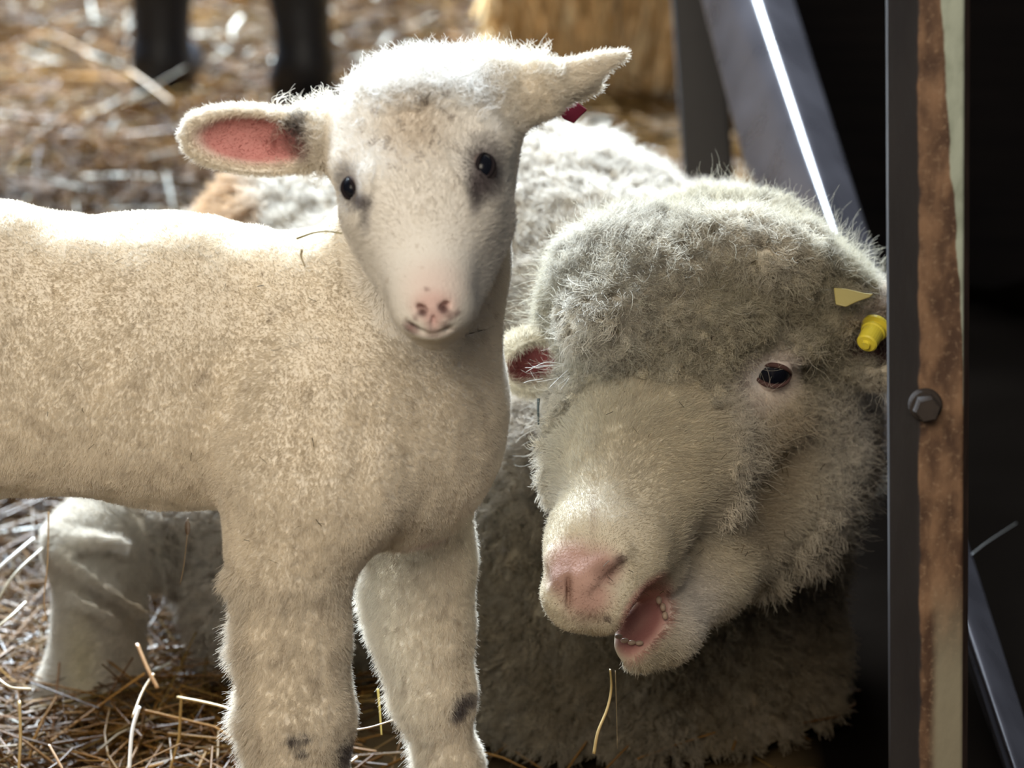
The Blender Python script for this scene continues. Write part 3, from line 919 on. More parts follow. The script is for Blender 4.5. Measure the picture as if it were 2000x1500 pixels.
# ================================================================== the ewe
def build_ewe():
    B = Body()
    def c(a, b, ra, rb, k=0.02, **kw):
        p0 = Q(*a); p1 = Q(*b)
        f = lambda r, p: tuple(R(x, p) for x in r) if isinstance(r, tuple) else R(r, p)
        B.cone(p0, p1, f(ra, p0), f(rb, p1), k, **kw)
    def e(a, r, k=0.02, A=None, **kw):
        p = Q(*a); B.ell(p, A, [R(x, p) for x in r], k, **kw)
    # trunk lying on the straw, rump to the left, chest to the right (x radius, y radius, z radius in px)
    e((570, 770, 2.86), (275, 330, 422), 0.05)
    c((700, 760, 2.84), (1040, 700, 2.76), (400, 360), (400, 380), 0.06)
    c((1040, 700, 2.76), (1290, 800, 2.64), (400, 370), (390, 350), 0.06)
    e((1425, 632, 2.70), (160, 170, 222), 0.05)
    e((1240, 1230, 2.46), (340, 300, 420), 0.05)
    e((1230, 1430, 2.40), (360, 210, 230), 0.05)
    e((1090, 1080, 2.44), (165, 170, 330), 0.05)
    e((1400, 1330, 2.47), (190, 230, 330), 0.05)
    e((800, 1160, 2.62), (420, 260, 290), 0.05)
    e((560, 1120, 2.52), (175, 190, 260), 0.04)
    # neck into the head
    c((1390, 1030, 2.50), (1430, 740, 2.36), (210, 240), (225, 200), 0.05, up=(1, 0, 0))
    e((1545, 840, 2.40), (180, 150, 175), 0.03)
    # skull under the topknot
    e((1370, 640, 2.32), (275, 190, 190), 0.03)
    e((1190, 620, 2.245), (118, 110, 118), 0.04)
    e((1590, 650, 2.34), (120, 120, 125), 0.04)
    e((1400, 530, 2.33), (190, 160, 105), 0.04)
    e((1250, 545, 2.225), (160, 110, 84), 0.03)
    e((1420, 520, 2.235), (175, 115, 92), 0.03)
    e((1565, 595, 2.265), (125, 100, 100), 0.03)
    e((1220, 624, 2.185), (135, 85, 80), 0.015)
    e((1370, 640, 2.19), (125, 85, 72), 0.015)
    # face, narrowing to the muzzle
    c((1310, 730, 2.235), (1265, 880, 2.175), (200, 150), (170, 130), 0.03, up=(1, 0, 0))
    c((1265, 880, 2.175), (1185, 1075, 2.085), (165, 120), (112, 92), 0.025, up=(1, 0, 0))
    c((1185, 1075, 2.085), (1150, 1140, 2.06), (108, 92), (82, 74), 0.02, up=(1, 0, 0))
    e((1540, 815, 2.275), (85, 75, 100), 0.03)
    # bony ridges: brow over the eye, cheekbone
    e((1500, 680, 2.215), (80, 50, 34), 0.02)
    c((1480, 775, 2.235), (1380, 900, 2.20), (95, 60), (70, 50), 0.03, up=(1, 0, 0))
    e((1130, 760, 2.215), (40, 60, 60), 0.02)
    # cheek and jaw
    e((1510, 900, 2.30), (150, 110, 160), 0.03)
    e((1470, 1020, 2.275), (125, 90, 110), 0.04)
    c((1470, 960, 2.27), (1350, 1110, 2.185), (150, 110), (92, 80), 0.03, up=(1, 0, 0))
    c((1320, 940, 2.185), (1385, 1110, 2.175), (95, 80), (80, 70), 0.03, up=(1, 0, 0))
    # upper lip
    c((1165, 1160, 2.065), (1285, 1110, 2.12), (66, 60), (50, 56), 0.02, up=UPV)
    e((1112, 1170, 2.055), (46, 44, 52), 0.015)
    e((1195, 1185, 2.055), (52, 48, 42), 0.015)
    # lower jaw hanging open
    c((1365, 1130, 2.17), (1300, 1225, 2.125), (62, 62), (58, 52), 0.02, up=(1, 0, 0))
    c((1300, 1225, 2.125), (1246, 1252, 2.105), (62, 52), (56, 46), 0.015, up=UPV)
    # the open mouth
    md = Q(1205, 1258, 2.09) - Q(1318, 1135, 2.12)
    mx = nrm(md); mn = nrm(CAM - Q(1262, 1190, 2.1)); mn = nrm(mn - mx * mn.dot(mx)); my = np.cross(mn, mx)
    mc = Q(1262, 1203, 2.070)
    B.ell(mc, [mx, my, mn], [R(90, mc), R(40, mc), 0.040], 0.008, neg=True)
    # nostrils
    for (x, y, Yp, ang, s) in ():
        p = Q(x, y, Yp)
        n = nrm(CAM - p); A = frame_from(n)
        a0 = A[0] * math.cos(ang) + A[1] * math.sin(ang); a1 = -A[0] * math.sin(ang) + A[1] * math.cos(ang)
        pass
    # ears
    p0, p1 = Q(1105, 690, 2.24), Q(980, 692, 2.22)
    ax = nrm(p1 - p0); nc = nrm(CAM - p0); nn = nrm(nc - ax * nc.dot(ax) + np.array([0, 0, -0.35])); wv = np.cross(ax, nn)
    cc = Q(1040, 704, 2.225)
    B.ell(cc, [ax, wv, nn], [R(78, cc), R(66, cc), 0.020], 0.010)
    B.ell(cc + nn * 0.015, [ax, wv, nn], [R(68, cc), R(52, cc), 0.018], 0.004, neg=True)
    q0, q1 = Q(1650, 655, 2.26), Q(1800, 672, 2.24)
    ax2 = nrm(q1 - q0); nc = nrm(CAM - q0); n2 = nrm(nc - ax2 * nc.dot(ax2)); w2 = np.cross(ax2, n2)
    c2 = Q(1715, 665, 2.255)
    B.ell(c2, [ax2, w2, n2], [R(88, c2), R(76, c2), 0.020], 0.012)
    B.ell(c2 + n2 * 0.017 - ax2 * 0.003, [ax2, w2, n2], [R(78, c2), R(56, c2), 0.024], 0.006, neg=True)
    # eye socket
    e((1507, 735, 2.165), (36, 40, 22), 0.012, neg=True)
    e((1092, 735, 2.175), (14, 30, 22), 0.01, neg=True)
    # hind leg stretched forward beside the body: stifle, hock, cannon
    c((430, 1010, 2.56), (215, 1060, 2.50), (110, 120), (88, 90), 0.03, up=(0, 0, 1))
    c((215, 1060, 2.50), (150, 1052, 2.47), (88, 80), (56, 60), 0.03, up=(0, 0, 1))
    c((190, 1080, 2.48), (195, 1200, 2.46), (95, 72), (74, 64), 0.02, up=(1, 0, 0))
    c((195, 1200, 2.46), (182, 1370, 2.44), (80, 62), (108, 70), 0.02, up=(1, 0, 0))
    c((182, 1370, 2.44), (170, 1470, 2.40), (105, 66), (90, 55), 0.02, up=(1, 0, 0))
    c((112, 1082, 2.425), (285, 1195, 2.415), 15, 11, 0.016)
    c((106, 1046, 2.44), (250, 1062, 2.43), 18, 14, 0.014)
    c((120, 1150, 2.42), (240, 1215, 2.41), 10, 8, 0.012)
    c((140, 1020, 2.46), (100, 1040, 2.45), 14, 16, 0.010)

    # ---- nose carved last, just below the skin found on the ray
    hl, hh = np.array([Q(960, 0, 2.2)[0], 1.93, Q(0, 1350, 2.1)[2]]), np.array([Q(1830, 0, 2.3)[0], 2.50, Q(0, 350, 2.3)[2]])
    f0, q0_ = B.mesh(hl, hh, 0.005)
    def skin(x, y):
        p = Q(x, y, 2.0)
        d = nrm(p - CAM); w = f0 - CAM; t = w @ d; off = np.linalg.norm(w - t[:, None] * d, axis=1)
        m = off < 0.006; ts = t[m].min() if m.any() else np.linalg.norm(p - CAM)
        return CAM + d * ts
    for path, rr in ((((1222, 1102), (1200, 1116), (1172, 1134), (1152, 1160)), (.0038, .0036, .0030, .0018)), (((1066, 1096), (1074, 1122), (1084, 1146)), (.0018, .0026, .0016))):
        pp = [skin(*q) for q in path]
        for i in range(len(pp) - 1): B.cone(pp[i], pp[i + 1], (rr[i], 0.009), (rr[i + 1], 0.009), 0.004, neg=True, up=(0.55, 0, 0.8) if len(path) == 4 else (1, 0, 0))
        # swollen rim over each nostril
        o = np.array([-0.004, 0.006, 0.0065]) if len(path) == 4 else np.array([0.007, 0.006, 0.0])
        B.cone(pp[0] + o, pp[-1] + o, 0.0060, 0.0060, 0.010)
    B.cone(skin(1110, 1130), skin(1112, 1215), (0.0011, 0.005), (0.0011, 0.005), 0.003, neg=True, up=(1, 0, 0))
    lo = np.array([Q(60, 0, 2.5)[0] - 0.03, 1.95, 0.0]); hi = np.array([Q(1830, 0, 2.6)[0], 3.08, 0.56])
    V, Q4 = body_mesh(B, [(hl, hh, 0.0022)], lo, hi, 0.0075)
    V = smooth(V, Q4, 2)
    N = vnormals(V, Q4)
    face = ewe_face(V)
    d = (noise(V, 26, 61) * 0.008 + noise(V, 60, 62) * 0.004) * (1 - face)
    V = V + N * d[:, None]
    V = V + N * ((noise(V, 70, 63) * 0.0012) * face)[:, None]
    N = vnormals(V, Q4)
    return V, Q4, N, (cc, ax, wv, nn), (c2, ax2, w2, n2), (mc, mx, my, mn)

def ewe_face(P):
    """short-haired zone: face, jaw, ears, lower hind leg"""
    m = ball(P, Q(1255, 880, 2.13), (0.082, 0.10, 0.10), 0.5)
    m = np.maximum(m, ball(P, Q(1180, 1080, 2.06), (0.085, 0.09, 0.09), 0.4))
    m = np.maximum(m, ball(P, Q(1290, 1180, 2.12), (0.070, 0.09, 0.060), 0.25))
    m = np.maximum(m, ball(P, Q(1500, 738, 2.20), (0.038, 0.06, 0.032), 0.2))
    m = np.maximum(m, 0.75 * ball(P, Q(1430, 930, 2.22), (0.10, 0.08, 0.10), 0.7))
    m = np.maximum(m, 0.9 * ball(P, Q(1395, 1110, 2.17), (0.062, 0.08, 0.062), 0.6))
    m = np.maximum(m, ball(P, Q(1035, 702, 2.225), (0.032, 0.035, 0.034), 0.25))
    m = np.maximum(m, ball(P, Q(1725, 668, 2.22), (0.034, 0.035, 0.034), 0.25))
    m = np.maximum(m, ball(P, Q(170, 1210, 2.45), (0.068, 0.12, 0.115), 0.2))
    # the woolly topknot overhangs the face
    top = sm(Q(0, 712, 2.2)[2], Q(0, 684, 2.2)[2], P[:, 2]) * (P[:, 0] > Q(1085, 0, 2.2)[0]) * (P[:, 0] < Q(1640, 0, 2.2)[0])
    eyez = ball(P, Q(1500, 738, 2.20), (0.038, 0.06, 0.030), 0.2)
    return m * (1 - top * (1 - eyez))

EV, EQ, EN, EEAR, EEAR2, EMOUTH = build_ewe()

def ewe_colour(P, N=None):
    wool = np.array([0.68, 0.63, 0.55])
    face = ewe_face(P)
    col = np.tile(wool, (len(P), 1)) * (1 + 0.16 * noise(P, 22, 71) + 0.12 * noise(P, 70, 72))[:, None]
    # stained, browner fleece in patches; the ewe's shaded chest painted in dark brown
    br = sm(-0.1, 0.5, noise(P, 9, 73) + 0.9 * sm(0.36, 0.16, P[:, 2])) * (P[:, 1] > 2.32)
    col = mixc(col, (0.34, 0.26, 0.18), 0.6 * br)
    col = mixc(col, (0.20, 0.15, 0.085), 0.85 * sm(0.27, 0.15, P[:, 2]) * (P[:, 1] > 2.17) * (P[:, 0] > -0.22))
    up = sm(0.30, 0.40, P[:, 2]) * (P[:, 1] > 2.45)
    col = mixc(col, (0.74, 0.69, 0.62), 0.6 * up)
    # topknot: greyer olive
    tk = ball(P, Q(1390, 590, 2.28), (0.16, 0.15, 0.085), 0.3)
    col = mixc(col, np.array([0.42, 0.375, 0.26]) * 1.0, 0.8 * tk)
    col = col * (1 - 0.15 * tk * sm(0.1, 0.8, noise(P, 90, 74)))[:, None]
    # tan patch on the rump
    col = mixc(col, (0.50, 0.31, 0.15), 0.85 * ball(P, Q(430, 402, 2.82), (0.050, 0.25, 0.030), 0.5))
    # face hair
    fc = np.array([0.65, 0.585, 0.455])
    col = col * (1 - face[:, None]) + fc * face[:, None]
    col = mixc(col, (0.66, 0.61, 0.52), 0.5 * ball(P, Q(1210, 960, 2.06), (0.05, 0.08, 0.05), 0.8))
    col = mixc(col, (0.76, 0.72, 0.68), 0.85 * ball(P, Q(1352, 1180, 2.12), (0.036, 0.06, 0.040), 0.9))
    col = mixc(col, (0.93, 0.86, 0.80), 0.95 * ball(P, Q(1488, 736, 2.20), (0.040, 0.06, 0.030), 0.45))
    col = mixc(col, (0.43, 0.33, 0.20), 0.65 * ball(P, Q(1530, 880, 2.20), (0.034, 0.08, 0.060), 0.9))
    col = mixc(col, (0.43, 0.34, 0.22), 0.6 * ball(P, Q(1470, 1000, 2.20), (0.03, 0.08, 0.04), 0.9))
    col = mixc(col, (0.26, 0.19, 0.12), 0.6 * ball(P, Q(1390, 935, 2.17), (0.007, 0.05, 0.017), 0.8))
    col = mixc(col, (0.40, 0.32, 0.25), 0.5 * ball(P, Q(1160, 980, 2.05), (0.004, 0.05, 0.05), 0.9))
    # nose leather
    nose = np.maximum(ball(P, Q(1120, 1122, 2.03), (0.027, 0.05, 0.024), 0.5), ball(P, Q(1170, 1120, 2.03), (0.020, 0.05, 0.018), 0.6))
    nose = np.maximum(nose, ball(P, Q(1145, 1165, 2.03), (0.022, 0.05, 0.020), 0.6))
    col = mixc(col, (0.42, 0.235, 0.20), 0.85 * nose)
    col = mixc(col, (0.20, 0.11, 0.08), 0.55 * ball(P, Q(1112, 1160, 2.03), (0.0035, 0.05, 0.026), 0.9))
    col = mixc(col, (0.22, 0.13, 0.10), 0.55 * ball(P, Q(1088, 1140, 2.03), (0.010, 0.05, 0.016), 0.9))
    col = mixc(col, (0.15, 0.08, 0.06), 0.6 * ball(P, Q(1190, 1120, 2.03), (0.014, 0.05, 0.007), 0.7))
    col = mixc(col, (0.10, 0.05, 0.045), 0.85 * ball(P, Q(1212, 1104, 2.03), (0.006, 0.05, 0.005), 0.8))
    col = mixc(col, (0.26, 0.17, 0.13), 0.5 * ball(P, Q(1155, 1215, 2.03), (0.020, 0.05, 0.008), 0.9))
    col = mixc(col, (0.09, 0.06, 0.05), 0.8 * ball(P, Q(1186, 1212, 2.03), (0.0035, 0.05, 0.003), 0.6))
    # lips and the inside of the mouth
    mc, mx, my, mn = EMOUTH
    a = (P - mc) @ mx / R(88, mc); b = (P - mc) @ my / R(46, mc)
    dm = (1 - sm(0.035, 0.05, np.abs((P - mc) @ mn)))
    lip = (1 - sm(0.85, 1.18, np.sqrt(a * a + b * b))) * dm
    col = mixc(col, (0.58, 0.31, 0.27), 0.9 * lip)
    t = (P - mc) @ mn
    ins = (1 - sm(0.6, 0.95, np.sqrt(a * a + b * b))) * dm
    col = mixc(col, (0.30, 0.12, 0.11), 0.9 * ins)
    col = mixc(col, (0.34, 0.20, 0.16), 0.5 * ball(P, Q(1245, 1272, 2.05), (0.020, 0.05, 0.007), 0.9))
    # ears
    cc, ax, wv, nn = EEAR
    a = (P - cc) @ ax / R(70, cc); w = (P - cc) @ wv / R(46, cc); t = (P - cc) @ nn
    ins = (1 - sm(0.75, 1.05, np.sqrt(a * a + w * w))) * sm(-0.014, -0.006, t) * (1 - sm(0.012, 0.018, t))
    if N is not None: ins = ins * sm(0.0, 0.4, N @ nn)
    col = mixc(col, (0.30, 0.085, 0.08), ins)
    cc, ax, wv, nn = EEAR2
    a = (P - cc) @ ax / R(80, cc); w = ((P - cc) @ wv) / R(48, cc); t = (P - cc) @ nn
    ins = (1 - sm(0.75, 1.1, np.sqrt(a * a + w * w))) * sm(-0.014, -0.006, t) * (1 - sm(0.012, 0.018, t))
    if N is not None: ins = ins * sm(0.0, 0.4, N @ nn)
    col = mixc(col, (0.14, 0.065, 0.06), ins)
    col = mixc(col, (0.62, 0.52, 0.46), 0.7 * ball(P, Q(1700, 604, 2.24), (0.030, 0.05, 0.010), 0.7))
    # hind leg: white hair with yellow staining
    lg = ball(P, Q(170, 1210, 2.45), (0.075, 0.12, 0.12), 0.2)
    col = mixc(col, (0.68, 0.62, 0.53), lg)
    col = mixc(col, (0.56, 0.47, 0.25), 0.55 * ball(P, Q(160, 1300, 2.40), (0.020, 0.08, 0.05), 0.9))
    col = mixc(col, (0.26, 0.19, 0.12), 0.9 * ball(P, Q(285, 1240, 2.42), (0.050, 0.12, 0.12), 0.9))  # shadow on the leg's right side painted in brown
    return np.clip(col, 0.01, 1)

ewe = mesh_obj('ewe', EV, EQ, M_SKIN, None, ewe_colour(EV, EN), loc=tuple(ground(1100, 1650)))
tag(ewe, 'large woolly sheep lying on straw against the metal rail, mouth open', 'sheep')

def ewe_hair():
    S = Surf(EV, EQ, EN)
    C, Nf = S.cen, S.fn
    cc, ax, wv, nn = EEAR
    vis = facing(C, Nf, -0.5, 0.03) * np.where(C[:, 0] > Q(1790, 0, 2.2)[0], 0, 1)
    face = ewe_face(C)
    headz = ball(C, Q(1400, 680, 2.28), (0.185, 0.16, 0.13), 0.1) > 0.5
    headz |= ball(C, Q(1560, 850, 2.36), (0.11, 0.12, 0.12), 0.1) > 0.5
    body = (~headz) & (face < 0.4)
    out = []
    # body fleece
    P, Nn = S.sample(np.where(body & (C[:, 2] > 0.01), 3.9e4, 0) * vis)
    comb = np.tile(np.array([-0.3, -0.1, -1.0]), (len(P), 1)) + 0.9 * np.stack([noise(P, 30, 81), noise(P, 30, 82), noise(P, 30, 83)], 1)
    L = 0.021 + 0.007 * noise(P, 40, 84)
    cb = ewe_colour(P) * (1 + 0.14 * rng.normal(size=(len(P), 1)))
    out.append(locks(P, Nn, comb, L, cb, 15, 0.0042, K=6, curl=0.0022, turns=1.3, conv=0.55, frizz=0.14, lean=0.42, radius=0.00032, colvar=0.10))
    # topknot and cheek wool: crimped locks
    eyeclear = 1 - ball(C, Q(1500, 736, 2.2), (0.034, 0.06, 0.024), 0.2)
    P, Nn = S.sample(np.where(headz & (face < 0.6), 1.05e5, 0) * vis * eyeclear)
    comb = np.tile(np.array([0.1, -0.3, -0.75]), (len(P), 1)) + 0.9 * np.stack([noise(P, 45, 85), noise(P, 45, 86), noise(P, 45, 87)], 1)
    top = sm(Q(0, 560, 2.3)[2], Q(0, 450, 2.3)[2], P[:, 2])
    L = 0.0145 + 0.005 * noise(P, 55, 88) + 0.005 * top
    cheek = ball(P, Q(1460, 990, 2.24), (0.10, 0.12, 0.15), 0.6)
    L = L * (1 - 0.62 * cheek) * (1 - 0.5 * ball(P, Q(1505, 735, 2.2), (0.05, 0.06, 0.045), 0.6))
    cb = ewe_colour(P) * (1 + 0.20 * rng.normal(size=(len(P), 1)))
    out.append(locks(P, Nn, comb, L, cb, 17, 0.0030, K=8, curl=0.0021, turns=1.9, conv=0.55, frizz=0.12, lean=0.40, radius=0.0002, colvar=0.08))
    # frizz standing clear of the locks
    P, Nn = S.sample(np.where(headz & (face < 0.6), 1.6e4, 0) * vis)
    comb = rng.normal(size=(len(P), 3))
    out.append(locks(P, Nn, comb, 0.020 + 0.008 * rng.random(len(P)), ewe_colour(P) * 1.05, 5, 0.003, K=9, curl=0.0022, turns=1.3, conv=0.2, frizz=0.3, lean=0.3, radius=0.00013))
    # face: short hair flowing up from the nose, longer and fluffier on the cheek
    mc, mx, my, mn = EMOUTH
    a = (C - mc) @ mx / R(82, mc); b = (C - mc) @ my / R(40, mc)
    mouth = np.sqrt(a * a + b * b) < 1.0
    nose = np.maximum(ball(C, Q(1120, 1135, 2.03), (0.026, 0.05, 0.026), 0.3), ball(C, Q(1165, 1135, 2.03), (0.024, 0.05, 0.020), 0.3))
    eye = ball(C, Q(1508, 733, 2.20), (0.018, 0.05, 0.012), 0.2)
    d = np.where((face > 0.25) & ~mouth, 2.3e6, 0) * vis * (1 - 0.85 * nose) * (1 - eye) * sm(0.2, 0.6, face)
    P, Nn = S.sample(d)
    a = (P - cc) @ ax / R(70, cc); w = (P - cc) @ wv / R(46, cc)
    k = ~((np.sqrt(a * a + w * w) < 0.95) & ((Nn @ nn) > 0.3)) | (rng.random(len(P)) < 0.25)
    c2, ax2, w2, n2 = EEAR2
    a = (P - c2) @ ax2 / R(80, c2); w = (P - c2) @ w2 / R(50, c2)
    k &= ~((np.sqrt(a * a + w * w) < 0.95) & ((Nn @ n2) > 0.3)) | (rng.random(len(P)) < 0.15)
    P, Nn = P[k], Nn[k]
    nz = Q(1150, 1120, 2.02)
    dn = np.linalg.norm(P - nz, axis=1)
    comb = nrm(P - nz) * np.array([1.0, 0.5, 0.6]) + np.array([0.1, 0, -0.35]) * sm(0.08, 0.15, dn)[:, None] + 0.32 * np.stack([noise(P, 45, 96), noise(P, 45, 97), noise(P, 45, 98)], 1)
    ce = Q(1508, 733, 2.20); w_ = ball(P, ce, 0.040, 0.6)
    comb = comb * (1 - w_)[:, None] + 2.0 * nrm(P - ce) * w_[:, None]
    f = ewe_face(P)
    L = 0.0030 + 0.0045 * sm(0.05, 0.15, dn) + 0.006 * (1 - sm(0.5, 1.0, f))
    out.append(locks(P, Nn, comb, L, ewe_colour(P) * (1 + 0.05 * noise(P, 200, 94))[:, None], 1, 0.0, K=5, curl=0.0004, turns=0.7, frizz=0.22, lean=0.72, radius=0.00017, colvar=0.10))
    return hair_obj('fleece', out, M_WOOL, ewe)

ewe_hair()

seat_eye(ewe, EV, EN, 1509, 733, 0.0170, 0.0128, M_LIDP, 0.0020, (0.52, 0.42), math.radians(-14))
eye2, _, _ = seat_eye(ewe, EV, EN, 1098, 733, 0.0140, 0.0120, M_LIDP, 0.0018, (0.5, 0.4), math.radians(10), nudge=(-0.8, -0.6, 0.1))

# tongue and teeth
mc, mx, my, mn = EMOUTH
M_TONGUE = mat_plain('tongue_pink', (0.46, 0.22, 0.20), rough=0.32, coat=0.3)
M_TEETH = mat_plain('teeth_ivory', (0.42, 0.31, 0.23), rough=0.4)
tc = Q(1262, 1212, 2.115)
tv, tq = blob(tc, [mx, my, mn], (R(60, tc), R(28, tc), 0.008), 32, 20, None)
mesh_obj('tongue', tv, tq, M_TONGUE, ewe)
tpts = [(1208, 1243), (1220, 1251), (1234, 1255), (1249, 1256)]
for x, y in tpts:
    p = Q(x, y, 2.088)
    v, q = blob(p, frame_from(mn), (0.0030, 0.0019, 0.0016), 10, 8)
    mesh_obj('tooth', v, q, M_TEETH, ewe)
for x, y in ((1287, 1172), (1295, 1186), (1299, 1202)):
    p = Q(x, y, 2.100)
    v, q = blob(p, frame_from(mn), (0.0022, 0.0032, 0.0018), 10, 8)
    mesh_obj('tooth', v, q, M_TEETH, ewe)
whiskers(ewe, [(Q(1108, 712, 2.17), Q(1065, 708, 2.15), Q(1028, 726, 2.14)), (Q(1108, 716, 2.17), Q(1075, 714, 2.15), Q(1040, 716, 2.14)),
               (Q(1110, 722, 2.17), Q(1090, 740, 2.15), Q(1072, 758, 2.14)), (Q(1112, 728, 2.17), Q(1092, 738, 2.15), Q(1050, 746, 2.14)),
               (Q(1112, 734, 2.17), Q(1100, 746, 2.15), Q(1080, 756, 2.14)), (Q(1060, 740, 2.17), Q(1035, 744, 2.16), Q(1022, 748, 2.15)),
               (Q(1112, 738, 2.17), Q(1104, 750, 2.15), Q(1094, 762, 2.14)), (Q(1085, 712, 2.19), Q(1050, 718, 2.17), Q(1026, 718, 2.16))], 0.00022)

# yellow ear tag: stud in the ear, and the leaf of the tag lying back over the wool
M_TAG = mat_plain('tag_yellow', (0.80, 0.66, 0.06), rough=0.4)
M_TAG2 = mat_plain('tag_yellow_worn', (0.34, 0.28, 0.09), rough=0.45)
def lathe_along(a, b, prof, n=24):
    a = np.asarray(a); b = np.asarray(b); ax = nrm(b - a); Lh = np.linalg.norm(b - a)
    ref = np.array([1.0, 0, 0]); u = nrm(ref - ax * ref.dot(ax)); v = np.cross(ax, u)
    V = []; m = len(prof)
    for t, r in prof:
        for j in range(n):
            q = 2 * math.pi * j / n
            V.append(a + ax * Lh * t + r * (u * math.cos(q) + v * math.sin(q)))
    Fc = [[i * n + j, i * n + (j + 1) % n, (i + 1) * n + (j + 1) % n, (i + 1) * n + j] for i in range(m - 1) for j in range(n)]
    Fc.append(list(range(n))[::-1]); Fc.append([(m - 1) * n + j for j in range(n)])
    return V, Fc
p0 = Q(1712, 636, 2.225); p1 = Q(1690, 676, 2.205)
r0 = R(22, p0)
v, f = lathe_along(p0, p1, [(0.0, r0 * 1.25), (0.05, r0 * 1.3), (0.12, r0 * 1.3), (0.16, r0 * 0.85), (0.24, r0 * 0.85), (0.27, r0 * 1.12), (0.33, r0 * 1.12), (0.36, r0), (0.86, r0 * 0.94), (0.90, r0 * 0.8), (0.91, r0 * 0.42), (1.0, r0 * 0.36)])
o = mesh_obj('ear_tag', v, f, M_TAG, ewe, smooth_shade=False)
tag_ = o
o['label'] = 'yellow plastic stud in the ear'
lp = [(1628, 547, 2.185), (1652, 546, 2.182), (1672, 556, 2.184), (1688, 573, 2.192), (1706, 594, 2.205), (1698, 604, 2.206), (1676, 598, 2.195), (1652, 598, 2.185), (1632, 588, 2.183)]
o = slab('tag_leaf', [Q(*p) for p in lp], (-0.1, -0.8, 0.6), 0.0016, M_TAG2, tag_)
o['label'] = 'dull yellow plastic leaf of the tag'

# bits of hay caught in the wool and the face hair
def flecks(parent, V, N, regions, lift, seed):
    rg = np.random.default_rng(seed)
    P = []; D = []; L = []
    for x0, x1, y0, y1, n in regions:
        for _ in range(n):
            x, y = x0 + (x1 - x0) * rg.random(), y0 + (y1 - y0) * rg.random()
            p, nn_ = surface_point(V, N, x, y)
            if np.linalg.norm(p - Q(x, y, p[1])) > 0.01: continue
            d = rg.normal(size=3); d -= nn_ * d.dot(nn_) * 0.8
            P.append(p + nn_ * lift); D.append(d); L.append(0.003 + 0.005 * rg.random())
    P = np.array(P); n = len(P)
    c = np.array([[0.06, 0.045, 0.02], [0.035, 0.03, 0.02], [0.10, 0.07, 0.03]])[rg.integers(0, 3, n)]
    V_, F_, C_ = straw_mesh(P, np.array(D), np.array(L), np.full(n, 0.00028), c, 0.3 * rg.random(n))
    o = mesh_obj('hay_flecks', V_, F_, M_STRAW, parent, C_)
    o['kind'] = 'stuff'
flecks(ewe, EV, EN, [(1360, 1560, 840, 1090, 26), (1100, 1700, 460, 680, 22), (1180, 1400, 700, 900, 8), (1560, 1700, 760, 980, 16), (1180, 1300, 1090, 1160, 5)], 0.006, 5)
flecks(lamb, LV, LN, [(740, 880, 180, 300, 10), (30, 620, 480, 900, 16), (480, 650, 1000, 1100, 5)], 0.004, 6)

# ================================================================== metalwork
def mat_steel(name, base, rough, rust=0.0, metal=0.85, nscale=14.0):
    m, nt, b = mat_new(name)
    g = nt.nodes.new('ShaderNodeNewGeometry')
    n1 = nt.nodes.new('ShaderNodeTexNoise'); n1.inputs['Scale'].default_value = nscale; n1.inputs['Detail'].default_value = 6
    nt.links.new(g.outputs['Position'], n1.inputs['Vector'])
    r = nt.nodes.new('ShaderNodeValToRGB')
    r.color_ramp.elements[0].position = 0.3; r.color_ramp.elements[1].position = 0.75
    r.color_ramp.elements[0].color = (*[c * 0.75 for c in base], 1); r.color_ramp.elements[1].color = (*[min(1, c * 1.2) for c in base], 1)
    nt.links.new(n1.outputs['Fac'], r.inputs['Fac'])
    nt.links.new(r.outputs['Color'], b.inputs['Base Color'])
    b.inputs['Metallic'].default_value = metal
    rr = nt.nodes.new('ShaderNodeMapRange'); rr.inputs[3].default_value = rough - 0.06; rr.inputs[4].default_value = rough + 0.1
    nt.links.new(n1.outputs['Fac'], rr.inputs[0]); nt.links.new(rr.outputs[0], b.inputs['Roughness'])
    return m
M_STEEL = mat_steel('galvanised_steel', (0.050, 0.046, 0.052), 0.27, metal=0.0)
M_STEEL_D = mat_steel('dark_steel', (0.035, 0.033, 0.034), 0.6, metal=0.0)

def loft(name, rings, mat, closed=True, parent=None, smooth_shade=False):
    n = len(rings[0]); V = [p for r in rings for p in r]
    Fc = [[i * n + j, i * n + (j + 1) % n, (i + 1) * n + (j + 1) % n, (i + 1) * n + j] for i in range(len(rings) - 1) for j in range(n)]
    Fc.append(list(range(n))[::-1]); Fc.append([(len(rings) - 1) * n + j for j in range(n)])
    o = mesh_obj(name, V, Fc, mat, parent, smooth_shade=smooth_shade)
    return o

# slanting galvanised rail: a folded profile with a rounded ridge
def rail_ring(py, Y):
    x3 = 1374 + (0.262 * py if py < 300 else 78.6 + 0.50 * (py - 300)); x3 = min(x3, 1480 + 0.333 * py - 14)
    e3 = Q(x3, py, Y + 0.14); e2 = Q(1480 + 0.333 * py, py, Y - 0.03); e1 = Q(1550 + 0.3214 * py, py, Y + 0.045)
    out = [e3]
    a = e2 + (e3 - e2) * 0.15; b = e2 + (e1 - e2) * 0.25
    for t in np.linspace(0, 1, 9):
        out.append((1 - t) ** 2 * a + 2 * t * (1 - t) * e2 + t * t * b)
    out.append(e1 + (e2 - e1) * 0.06); out.append(e1)
    dn = np.array([0.004, 0.03, -0.02])
    out += [e1 + dn, e2 + dn * 1.3, e3 + dn]
    return out
rl = loft('metal_rail', [rail_ring(py, Y) for py, Y in ((-160, 3.70), (300, 3.15), (700, 2.79), (1000, 2.53), (1560, 2.16))], M_STEEL, smooth_shade=True)
tag(rl, 'slanting grey galvanised rail with a bright ridge beside the large sheep', 'rail')
for p in rl.data.polygons: p.use_smooth = True
rl.data.set_sharp_from_angle(angle=math.radians(38))

